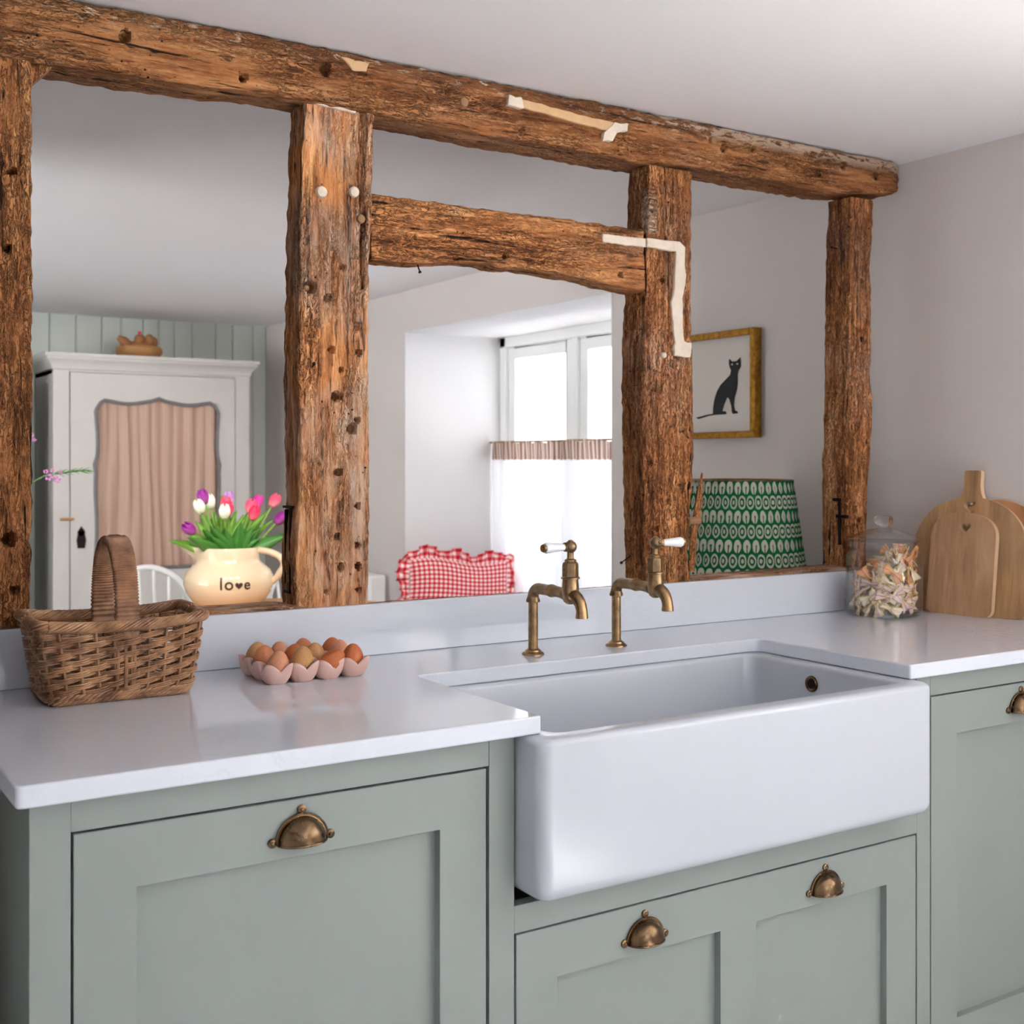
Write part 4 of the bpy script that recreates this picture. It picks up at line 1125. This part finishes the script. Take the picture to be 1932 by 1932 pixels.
def door_ring(inner, y0, y1):
    cx, cz = 1.548, 1.17; out = []
    for x, z in inner:
        dx, dz = x-cx, z-cz; k = 1e9
        if dx > 0: k = min(k, (dx1-cx)/dx)
        if dx < 0: k = min(k, (dx0-cx)/dx)
        if dz > 0: k = min(k, (dz1-cz)/dz)
        if dz < 0: k = min(k, (dz0-cz)/dz)
        out.append((cx+dx*k, cz+dz*k))
    # snap the nearest samples to the corners
    for c_ in ((dx0, dz0), (dx1, dz0), (dx0, dz1), (dx1, dz1)):
        i = min(range(len(out)), key=lambda q: (out[q][0]-c_[0])**2+(out[q][1]-c_[1])**2); out[i] = c_
    m_ = MB(); n = len(inner); vs = []
    for y in (y0, y1): vs += [(x, y, z) for x, z in inner]+[(x, y, z) for x, z in out]
    fs = []
    for i in range(n):
        j = (i+1) % n
        fs += [(i, j, n+j, n+i), (2*n+i, 3*n+i, 3*n+j, 2*n+j), (i, 2*n+i, 2*n+j, j), (n+i, n+j, 3*n+j, 3*n+i)]
    return m_.add(vs, fs)
dr = A(door_ring(og, AY-.004, AY+.022), 'door', M['armoire'], smooth=0)
m = MB().tube([(x, AY-.006, z) for x, z in og], .009, 8, closed=True); A(m, 'moulding', M['armoire_edge'], dr)
def cur(u, v):
    x = 1.225+.646*u; z = .72+.90*v; u = u+.010*sin(v*5+u*11)
    w = sin(u*72+1.5*sin(v*3+u*9))*.5+sin(u*37+v*1.8)*.5
    am = .022+.014*(1-v)
    return (x+.004*sin(u*72+1.+v), AY+.018+am*w*.5, z)
m = MB().grid(cur, 150, 24); A(m, 'curtain', M['rose'], dr, smooth=80, fix=False)
m = MB(); m.box(1.062, 1.128, AY-.016, AY-.006, 1.0, 1.013); A(m, 'wooden_latch', M['bowl'], bevel=.004)
m = MB(); m.prism(hearth(1.163, .935, .02), AY-.008, AY-.003, 1); m.prism([(1.145, .86), (1.18, .86), (1.186, .90), (1.176, .95), (1.163, .97), (1.15, .95), (1.14, .90)], AY-.008, AY-.003, 1)
m.tube([(1.163, AY-.03, .90), (1.163, AY-.004, .90)], .004, 8); m.tube([(1.163+.012*cos(q*pi/6), AY-.03, .885+.014*sin(q*pi/6)) for q in range(12)], .0025, 6, closed=True)
A(m, 'key_plate', M['dark'], dr)

bk = thing('blocker', (.60, 4.98, 0), 'added dark green bookcase hidden beside the left side of the armoire', 'blocker')  # added out of view to keep light off the armoire's left side
m = MB(); m.box(-.31, -.29, -.22, .21, 0, 1.74); m.box(.29, .31, -.22, .21, 0, 1.74); m.box(-.31, .31, .19, .21, 0, 1.74)
for z in (.05, .4, .75, 1.1, 1.45, 1.72): m.box(-.29, .29, -.22, .19, z, z+.02)
m.build('case', plain('dark_green_paint', lin(70, 82, 76), .6), bk, smooth=0, fix=False)

# bowl with round buns on top of the armoire
bw = thing('bowl', (1.49, 4.90, 1.8265), 'small tan bowl on top of the grey armoire', 'bowl')
MB().lathe([(0, 0), (.075, 0), (.105, .012), (.118, .032), (.118, .052), (.110, .062), (.104, .060), (.108, .045), (.095, .022), (.06, .012), (0, .010)], 36).build('bowl_body', M['bowl'], bw)
hen = thing('hen_ornament', (1.49, 4.90, 1.84), 'brown woven hen ornament sitting in the bowl on the armoire', 'ornament')
m = MB().ball((0.005, 0, .045), .075, .06, .038, 20, 12); m.build('body', M['roll'], hen)
m = MB().ball((.045, -.03, .085), .026, .024, .03, 14, 10); m.ball((-.005, -.03, .085), .028, .026, .028, 14, 10); m.ball((.075, -.01, .075), .02, .02, .03, 14, 10); m.build('chicks', M['roll'], hen)
m = MB().tube([(-.06, -.01, .05), (-.085, -.02, .075), (-.110, -.02, .088), (-.118, -.02, .080)], [.03, .024, .014, .004], 12); m.build('tail', M['roll'], hen)
m = MB().ball((-.006, -.035, .118), .010, .006, .010, 10, 6); m.build('comb', PET['red'], hen)

# table, jug, tulips
TZ = .79
tb = thing('dining_table', (1.25, 2.34, 0), 'small round pine table behind the timber frame, under the cream jug', 'table')
MB().lathe([(0, TZ-.028), (.41, TZ-.028), (.425, TZ-.02), (.425, TZ-.006), (.418, TZ), (0, TZ)], 64).build('tabletop', M['pine'], tb)
MB().lathe([(.04, .06), (.05, .12), (.032, .2), (.036, .45), (.055, .6), (.04, .70), (.09, TZ-.0285), (0, TZ-.0285)], 28).build('pedestal', M['chair'], tb)
for k in range(3):
    a_ = k*2*pi/3+.5; MB().tube([(.03*cos(a_), .03*sin(a_), .16), (.2*cos(a_), .2*sin(a_), .12), (.34*cos(a_), .34*sin(a_), .018)], [.03, .026, .018], 10).build('leg', M['chair'], tb)
JGX, JGY = 1.147, 2.55
jug = thing('jug', (JGX, JGY, TZ), 'round cream jug marked love, holding tulips on the far table', 'jug')
aS = atan2(.538, -.843)      # spout to the left
m = MB(); prof = [(0, .0), (.088, 0), (.094, .004), (.122, .026), (.142, .055), (.1515, .085), (.150, .108), (.139, .130), (.120, .146), (.110, .154), (.104, .162), (.1025, .175), (.1045, .205), (.102, .208), (.098, .205), (.097, .17), (.095, .155), (.13, .12), (.14, .08), (.12, .035), (.08, .012), (0, .01)]
m.lathe(prof, 72)
for i, (x, y, z) in enumerate(m.v):
    if z > .150:
        r = sqrt(x*x+y*y)
        if r < .01: continue
        a = atan2(y, x); d = (a-aS+pi) % (2*pi)-pi; k = smooth01((z-.150)/.055)
        f = 1+.62*k*exp(-(d/.30)**2); m.v[i] = (x*f, y*f, z+.006*k*exp(-(d/.3)**2))
m.build('jug_body', M['cream'], jug, smooth=70)
hd = Vector((.843, -.538, 0)); hp = []
for k in range(15):
    t = k/14; a = -.15+t*(pi*.98)
    q = .10+.088*sin(min(pi, max(0, t*pi)))**.7
    hp.append(hd*q+Vector((0, 0, .198-.135*t**1.1+.014*sin(t*pi))))
hp[-1] = hd*.140+Vector((0, 0, .060))
m = MB().tube(hp, [.0115]*15, 12); m.build('handle', M['cream'], jug, smooth=70)
# stamped word on the belly
def on_jug(px, pz, lift):
    """px metres to the right of the jug's centre line as seen from the room, pz height"""
    z = pz
    r = .15
    for (r0, z0), (r1, z1) in zip(prof[:10], prof[1:11]):
        if z0 <= z <= z1 and z1 > z0: r = r0+(r1-r0)*(z-z0)/(z1-z0)
    a = atan2(-.943, -.33)+px/.15; return ((r+lift)*cos(a), (r+lift)*sin(a), z)
lt = MB(); cu = bpy.data.curves.new('letters', 'FONT'); 
def letter(ch, x0, size, wide=1.):
    cu.body = ch; cu.size = size; cu.offset = .0007; cu.resolution_u = 4
    to = bpy.data.objects.new('letters', cu); COL.objects.link(to); bpy.context.view_layer.update()
    me = to.to_mesh(); vs = [v.co.copy() for v in me.vertices]; fs = [tuple(p.vertices) for p in me.polygons]
    to.to_mesh_clear(); bpy.data.objects.remove(to)
    bt = bmesh.new(); bv = [bt.verts.new(v) for v in vs]
    for f_ in fs: bt.faces.new([bv[i] for i in f_])
    bmesh.ops.triangulate(bt, faces=bt.faces); bmesh.ops.subdivide_edges(bt, edges=[e_ for e_ in bt.edges if e_.calc_length() > .006], cuts=5)
    bmesh.ops.triangulate(bt, faces=bt.faces); bt.verts.index_update()
    vs = [v.co.copy() for v in bt.verts]; fs = [tuple(v.index for v in f_.verts) for f_ in bt.faces]; bt.free()
    xs = [v.x for v in vs]; x_ = min(xs)
    lt.add([on_jug(x0+(v.x-x_)*wide, .076+v.y, .0018) for v in vs], fs)
    return x0+(max(xs)-x_)*wide
x = letter('l', -.028, .058, .95)+.008; x = letter('o', x, .056)+.006
hx = x+.012; hv = hearth(hx, .089, .0135); n = len(hv)
lt.add([on_jug(px, pz, .0018) for px, pz in hv]+[on_jug(hx, .089, .0018)], [(i, (i+1) % n, n) for i in range(n)])
letter('e', hx+.017, .050)
lt.build('lettering', M['stamp'], jug, smooth=80)
bpy.data.curves.remove(cu)

# tulips: each flower with stem, bloom and leaves
def tulip(x, z, dy, kind, label, lean=0., leafs=((.3, .20, 0),), sc=1.):
    head = Vector((x-JGX, dy, z-TZ)); root = Vector(((x-JGX)*.12, dy*.15, .05))
    t = thing('tulip', (JGX, JGY, TZ), label, 'tulip', 'tulips in the cream jug')
    mid = Vector((head.x*.45, head.y*.5, .20))
    pts = [root*(1-s)**2+mid*2*s*(1-s)+(head-Vector((0, 0, .018)))*s*s for s in [k/10 for k in range(11)]]
    MB().tube(pts, .0036, 8).build('stem', M['stem'], t, smooth=70)
    d = (pts[-1]-pts[-2]).normalized(); d = (d+Vector((lean, 0, .4))).normalized(); R = d.to_track_quat('Z', 'Y').to_matrix().to_4x4()
    m = MB()
    for k in range(6):
        a0 = k*pi/3; rr = 1. if k % 2 else .9
        def pf(u, v):
            w = (u-.5)*1.35*sin(pi*min(1, v*.82+.14))**.8
            r = .0175*rr*sin(pi*(.12+.70*v))**.8
            a = a0+w*1.0
            return (r*cos(a), r*sin(a), .047*v)
        m.grid(pf, 5, 8)
    m.uv = {}
    m.xf(Matrix.Translation(pts[-1]) @ R @ Matrix.Scale(sc, 4)); m.build('bloom', PET[kind], t, smooth=80, solid=.0012, fix=False)
    rl_ = random.Random(int(x*1e4))
    leafs = tuple(leafs)+((rl_.uniform(-.55, .6), rl_.uniform(.13, .19), 1), (rl_.uniform(-.8, .85), rl_.uniform(.11, .15), -1))
    for (la, ll, side) in leafs:
        ld = Vector((sin(la), .25*side, cos(la))).normalized(); rt_ = Vector((root.x+ld.x*.015, root.y+.02*side, .17))
        wv = Vector((cos(la), .5*side, -sin(la)))
        def lf(u, v):
            c_ = rt_+ld*ll*v+Vector((sin(la)*.03*v*v, 0, -.03*abs(sin(la))*v*v))
            w = .024*sin(pi*min(1., .12+.88*v))**.8*(1-v*.35)
            return tuple(c_+wv*(u-.5)*2*w+Vector((0, -.010*(1-(2*u-1)**2), 0)))
        m = MB().grid(lf, 6, 14); m.uv = {}
        m.build('leaf', M['leaf'] if side >= 0 else M['leaf_dark'], t, smooth=80, solid=.001, fix=False)
def jx(px): return .997+(px-350)*.001877     # picture columns were measured once; metres along the flower plane
def jz(py): return 1.2909-(py-870.7)*.001855
TL = [(389, 939, .02, 'purple', 'tall purple tulip at the left, above the white ones', -.1, ((-.35, .14, -1), (-.1, .17, 1))),
      (377, 956, -.02, 'white', 'leftmost of the three white tulips', -.2, ((-.7, .16, 1),)),
      (402, 949, .03, 'white', 'white tulip furthest back, between the two other white ones', 0., ((.05, .20, 1),)),
      (411, 966, -.06, 'white', 'white tulip lowest and rightmost of the white ones', .1, ((-.2, .12, -1), (.15, .11, -1))),
      (425, 962, -.02, 'red', 'pinkish red tulip just right of the white tulips', 0., ((.2, .17, 1),)),
      (433, 953, .05, 'pink', 'pale pink tulip half hidden behind the pinkish red one', .1, ((0., .22, 1),)),
      (442, 944, .07, 'lilac', 'small lilac tulip at the back in the middle of the bunch', .1, ((.1, .19, 1),)),
      (462, 969, -.06, 'red', 'bright red-pink tulip low in the middle right of the bunch', .05, ((.35, .13, -1), (.05, .12, -1))),
      (472, 958, .02, 'pink', 'pink tulip tucked behind the bright red-pink one', .1, ((.4, .19, 1),)),
      (488, 950, .04, 'magenta', 'magenta tulip between two pink ones near the right', .2, ((.45, .20, 1),)),
      (509, 947, -.01, 'pink', 'tall coral pink tulip at the upper right of the bunch', .3, ((.62, .22, 1),)),
      (509, 977, -.05, 'purple', 'purple tulip at the lower right of the bunch', .5, ((.95, .19, -1), (.75, .20, 1))),
      (360, 990, -.04, 'purple', 'dark purple tulip hanging low at the far left of the bunch', -.7, ((-1.0, .17, 1), (-.85, .16, -1)))]
for (px, py, dy, kd, lb, ln, lv) in TL: tulip(jx(px), jz(py), dy, kd, lb, ln, lv, 1.1)

# small vase with a flowering sprig, on the left end of the table
ps = thing('plant_stand', (.40, 2.62, 0), 'small white plant stand behind the left post', 'stand')
MB().lathe([(0, TZ-.02), (.13, TZ-.02), (.13, TZ-.001), (0, TZ-.001)], 32).build('stand_top', M['chair'], ps)
for k in range(3): MB().tube([(.07*cos(k*2.1), .07*sin(k*2.1), TZ-.0205), (.13*cos(k*2.1), .13*sin(k*2.1), 0)], .012, 8).build('leg', M['chair'], ps)
vs_ = thing('vase', (.40, 2.62, TZ), 'slim bottle vase on the white plant stand behind the left post', 'vase')
MB().lathe([(0, 0), (.035, 0), (.04, .01), (.04, .12), (.018, .17), (.016, .23), (.019, .235), (.014, .232), (.012, .17), (.034, .12), (.034, .012), (0, .01)], 28).build('vase_body', M['cream'], vs_)
sp = thing('waxflower_sprig', (.40, 2.62, TZ+.02), 'thin sprig of pink waxflower leaning out beside the left post', 'flower')
MB().tube([(0, 0, 0), (.01, 0, .22), (.06, 0, .38), (.16, 0, .435), (.285, .01, .452)], .0022, 6).build('stem', M['leaf_dark'], sp)
MB().tube([(.01, 0, .22), (.06, 0, .42), (.125, 0, .575)], .0018, 6).build('stem', M['leaf_dark'], sp)
lfm = MB(); fl = MB(); rr_ = random.Random(8)
for k in range(34):
    x = .19+.105*k/34; a = rr_.uniform(0, 6.28); c_ = Vector((x, 0, .44+(x-.16)*.1)); lfm.tube([c_, c_+Vector((.022, .012*cos(a), .012*sin(a)))], [.0014, .0006], 5)
for (x, z, r) in ((.172, .430, .009), (.185, .452, .006), (.198, .424, .010), (.165, .448, .006), (.208, .446, .005), (.122, .565, .006), (.128, .550, .005)):
    for q in range(5):
        fl.ball((x+r*.8*cos(q*1.257), rr_.uniform(-.01, .01), z+r*.8*sin(q*1.257)), r*.5, r*.35, r*.5, 8, 6)
lfm.build('needles', M['leaf_dark'], sp); fl.build('blossom', M['waxflower'], sp)

# white spindle chairs
def chair(x, y, rz, label, s=1.):
    c = thing('spindle_chair', (x, y, 0), label, 'chair', 'white spindle-back chairs', rz)
    m = MB().prism(rounded([(-.21, -.21), (.21, -.21), (.19, .20), (-.19, .20)], [.06]*4), .43, .46); m.build('seat', M['chair'], c, bevel=.008)
    hoop = []
    for k in range(33):
        a = pi*k/32; hoop.append((-.205*cos(a), .19+.05*sin(a), .46+(.415*s)*sin(a)**.62))
    MB().tube(hoop, .0125, 10).build('hoop', M['chair'], c, smooth=70)
    for k in range(6):
        xx = -.15+.06*k; zz = .46+.415*s*(1-(abs(xx)/.205)**2.6)**.5*.985
        MB().tube([(xx*.8, .185, .455), (xx, .238, zz)], .0075, 8).build('spindle', M['chair'], c, smooth=70)
    for ex in (-.16, .16):
        for ey in (-.16, .16): MB().tube([(ex, ey, .43), (ex*1.25, ey*1.25, 0)], [.017, .013], 10).build('leg', M['chair'], c)
    return c
chair(1.075, 3.06, 0, 'white spindle-back chair behind the table, left of the cream jug')
chair(1.70, 3.02, -.25, 'white spindle-back chair behind the handle of the cream jug', 1.10)

# column radiator on the far stretch of the right wall
rd = thing('radiator', (2.235, 4.0, 0), 'white column radiator on the wall beside the broad post', 'radiator')
m = MB()
for k in range(9):
    y = 3.64+.085*k-4.0; m.box(-.045, .045, y-.032, y+.032, .12, .762)
o = m.build('columns', M['white_gloss'], rd, bevel=.012, fix=False)
m = MB()
for k in range(9):
    y = 3.64+.085*k-4.0
    for q in (-.010, .012): m.box(-.047, -.044, y+q-.005, y+q+.005, .2, .70)
m.build('slots', plain('radiator_slots', lin(150, 146, 142), .5), rd, smooth=0)
MB().tube([(0, -.40, .14), (0, .36, .14)], .014, 10).build('pipe', M['white_gloss'], rd)

# gingham cushion on the window seat
cu_ = thing('cushion', (2.46, 3.245, .642), 'red and white gingham cushion with a frilled edge on the window seat', 'cushion', rz=radians(-12))
CW, CH = .47, .205
def face(sgn):
    def f(u, v):
        x = (u-.5)*2; z = (v-.5)*2; k = max(0, (1-abs(x)**2.6)*(1-abs(z)**2.6))**.55
        return ((u-.5)*CW*(1-.03*(1-z*z)), sgn*.055*k, v*CH*(1-.03)+.012*sin(u*7)*v)
    return f
for s_ in (-1, 1):
    pass
m = MB(); m.grid(face(-1), 40, 22); m.grid(face(1), 40, 22)
for i in m.uv: u, v = m.uv[i]; m.uv[i] = (u*22, v*10.5)
Rc = Matrix.Rotation(radians(-9), 4, 'X') @ Matrix.Rotation(radians(3), 4, 'Y')
m.xf(Rc); m.build('cover', M['gingham'], cu_, smooth=80, fix=False)
m = MB(); loop = []; nL = 240
def edge_pt(s):
    per = 2*(CW+CH); d = s*per
    if d < CW: return Vector((-CW/2+d, 0, 0)), Vector((0, 0, -1))
    d -= CW
    if d < CH: return Vector((CW/2, 0, d)), Vector((1, 0, 0))
    d -= CH
    if d < CW: x = CW/2-d; return Vector((x, 0, CH*.97+.012*sin((x/CW+.5)*7))), Vector((0, 0, 1))
    d -= CW; return Vector((-CW/2, 0, CH-d)), Vector((-1, 0, 0))
def ruf(u, v):
    s_ = u % 1.; p, n = edge_pt(s_); p2, n2 = edge_pt((s_+.012) % 1.); p0, n0 = edge_pt((s_-.012) % 1.); n = (n+n2+n0).normalized()
    wv = sin(u*2*pi*34)*.020*v+sin(u*2*pi*13)*.008*v
    ww = .053*(1+.25*sin(u*2*pi*9+1))
    q = p*.985+n*(ww*v); return (q.x+n.z*.010*v*cos(u*2*pi*34), q.y+wv, q.z+n.x*.010*v*cos(u*2*pi*34))
m.grid(ruf, 300, 5, closeu=True)
for i in m.uv: u, v = m.uv[i]; m.uv[i] = (u*60, v*2)
m.xf(Rc); m.build('frill', M['gingham'], cu_, smooth=80, fix=False)

# cafe curtains
rod = MB().tube([(2.755, RY0+.006, 1.382), (2.755, RY1-.006, 1.382)], .005, 10); rod = rod.build('curtain_rod', M['brass'])
tag(rod, 'thin brass curtain rod across the middle of the bright window', 'curtain rod')
def curtain(y0, y1, label, seed):
    c = thing('cafe_curtain', (2.755, (y0+y1)/2, 1.376), label, 'curtain', 'white cafe curtains')
    ym = (y0+y1)/2
    def wave(u, v):       # v 0 bottom .. 1 top
        yy = y0+(y1-y0)*u
        ph = u*34+1.1*sin(u*9+seed)
        return (-.012+(.013+.008*(1-v))*sin(ph)+.004*sin(u*83+seed), yy-ym+.010*cos(ph)*(1-v))
    def cl(u, v): x, y = wave(u, v); return (x, y, -.075-.63*(1-v))
    def hd_(u, v): x, y = wave(u, 1); k = 1+.3*(v-.3); return (x*k+.003*sin(u*190+seed), y, -.078+.082*v+.006*sin(u*60)*v)
    m = MB().grid(cl, 160, 20); m.build('drop', M['sheer'], c, smooth=80, fix=False)
    m = MB().grid(hd_, 160, 6)
    m.build('heading', M['heading'], c, smooth=80, fix=False)['label'] = 'brown striped gathered heading'
curtain(2.92, 3.445, 'white half-height curtain at the left of the far window, brown striped heading', 1.)
curtain(1.93, 2.90, 'white half-height curtain at the right of the far window, brown striped heading', 4.)

# framed cat print
pf = thing('framed_print', (XR-.002, 1.31, 1.52), 'framed print of a black sitting cat on the right wall', 'picture')
PY0, PY1, PZ0, PZ1 = 1.166, 1.50, 1.362, 1.690; D = .032; fw = .020
def P_(m, name, mat, par=pf, **k): m.xf(Matrix.Translation((-(XR-.002), -1.31, -1.52))); return m.build(name, mat, par, **k)
m = MB(); xa, xb = XR-.002-D, XR-.002
m.box(xa, xb, PY0, PY0+fw, PZ0, PZ1); m.box(xa, xb, PY1-fw, PY1, PZ0, PZ1); m.box(xa, xb, PY0+fw, PY1-fw, PZ0, PZ0+fw); m.box(xa, xb, PY0+fw, PY1-fw, PZ1-fw, PZ1)
P_(m, 'frame', M['gold'], bevel=.003, fix=False)
pp = P_(MB().box(xb-.012, xb-.004, PY0+fw, PY1-fw, PZ0+fw, PZ1-fw), 'paper', M['paper'], smooth=0)
cat = [(.470, .125), (.445, .130), (.40, .140), (.36, .152), (.30, .160), (.285, .165), (.283, .24), (.270, .33), (.245, .42), (.205, .50), (.15, .56), (.105, .61), (.095, .66), (.110, .70), (.118, .745), (.115, .80), (.085, .765), (.04, .765), (.0, .805), (-.005, .73), (-.002, .69), (.022, .65),
       (.030, .60), (.028, .52), (.035, .44), (.060, .34), (.068, .25), (.055, .19), (.030, .175), (.025, .155), (.075, .150), (.088, .17), (.092, .24), (.115, .33), (.135, .35), (.165, .27), (.185, .19), (.155, .185), (.140, .165), (.150, .150), (.27, .148), (.33, .140), (.40, .120), (.44, .108)]
catp = [(1.243+y_*.43, 1.425+(z_-.108)*.26) for y_, z_ in cat]
me = board_mesh([(-a_, c_) for a_, c_ in catp], None, .0008)
cm = MB(); vv = [v.co.copy() for v in me.vertices]; cm.add([(xb-.0135-v.y, -v.x, v.z) for v in vv], [tuple(p.vertices) for p in me.polygons]); bpy.data.meshes.remove(me)
ct = P_(cm, 'cat_silhouette', M['ink'], pp, smooth=0)
m = MB()
for yy in (1.256, 1.279): m.ball((xb-.0145, yy, 1.587), .0006, .0042, .0026, 10, 6)
P_(m, 'cat_eyes', M['paper'], pp)

# added fill lights hidden behind the beam, brighten the far room
for k, x in enumerate((.2, .75, 1.3)):
    dl = thing('fill_light', (x, .93, ZC), 'added unseen ceiling downlight behind the beam, ' + ('left one', 'middle one', 'right one')[k], 'light', 'added fill lights')
    MB().lathe([(.030, -.0005), (.044, -.0005), (.044, -.006), (.034, -.010), (.030, -.006)], 28).build('trim_ring', M['white_gloss'], dl)
    gg = G('fill_light_lens'); em_ = gg.n('ShaderNodeEmission'); em_.inputs[0].default_value = (1, .95, .88, 1); em_.inputs[1].default_value = 6.
    MB().lathe([(0, -.004), (.030, -.004), (.030, -.001), (0, -.001)], 24).build('lens', gg.done(em_.outputs[0]), dl)
    sd = bpy.data.lights.new('fill_light_lamp', 'SPOT'); sd.energy = 38; sd.color = (1, .96, .91); sd.spot_size = radians(60); sd.spot_blend = .35; sd.shadow_soft_size = .03
    so = bpy.data.objects.new('fill_light_lamp', sd); COL.objects.link(so); so.parent = dl; so.location = (0, .0, -.014)
    so.rotation_euler = Vector((.08, 1, -.52)).to_track_quat('-Z', 'Y').to_euler()

# table lamp with block-printed shade on a small console
cs = thing('console_table', (2.10, 1.02, 0), 'small painted console table against the right wall under the green lamp', 'table')
for (m, nm) in ((MB().box(-.19, .19, -.24, .24, .72, .75), 'tabletop'),): m.build(nm, M['pine'], cs, bevel=.004)
for ex in (-.16, .16):
    for ey in (-.21, .21): MB().box(ex-.02, ex+.02, ey-.02, ey+.02, 0, .7195).build('leg', M['chair'], cs, bevel=.003)
lp = thing('table_lamp', (2.052, 1.0, .751), 'table lamp with a green and white block-printed fabric shade', 'lamp')
MB().lathe([(0, 0), (.065, 0), (.068, .008), (.05, .018), (.03, .03), (.045, .07), (.055, .11), (.04, .155), (.016, .185), (.012, .20), (.012, .30), (0, .30)], 32).build('base', M['cream'], lp)
m = MB(); r0, r1, z0, z1 = .181, .142, .222, .489
def shd(u, v):
    a = 2*pi*u; r = r0+(r1-r0)*v+.0022*sin(a*44); return (r*cos(a), r*sin(a), z0+(z1-z0)*v+.0015*sin(a*22)*(1 if v in (0, 1) else 0))
m.grid(shd, 352, 14, closeu=True)
lsd = m.build('lamp_shade', M['shade'], lp, smooth=80, fix=False, solid=.0012)
m = MB()
def frl(u, v):
    a = 2*pi*u; r = r0+.004+.014*v+.006*sin(a*38)*v; return (r*cos(a), r*sin(a), z0+.012-.034*v)
m.grid(frl, 352, 4, closeu=True); m.build('frill', M['shade'], lp, smooth=80, fix=False)
m = MB(); m.tube([(r1*cos(2*pi*k/40), r1*sin(2*pi*k/40), z1) for k in range(40)], .0025, 6, closed=True)
for k in range(3): m.tube([(0, 0, z1-.02), (r1*cos(2.1*k), r1*sin(2.1*k), z1)], .0015, 6)
m.tube([(0, 0, .29), (0, 0, z1-.02)], .004, 8); m.build('shade_carrier', M['brass'], lp)
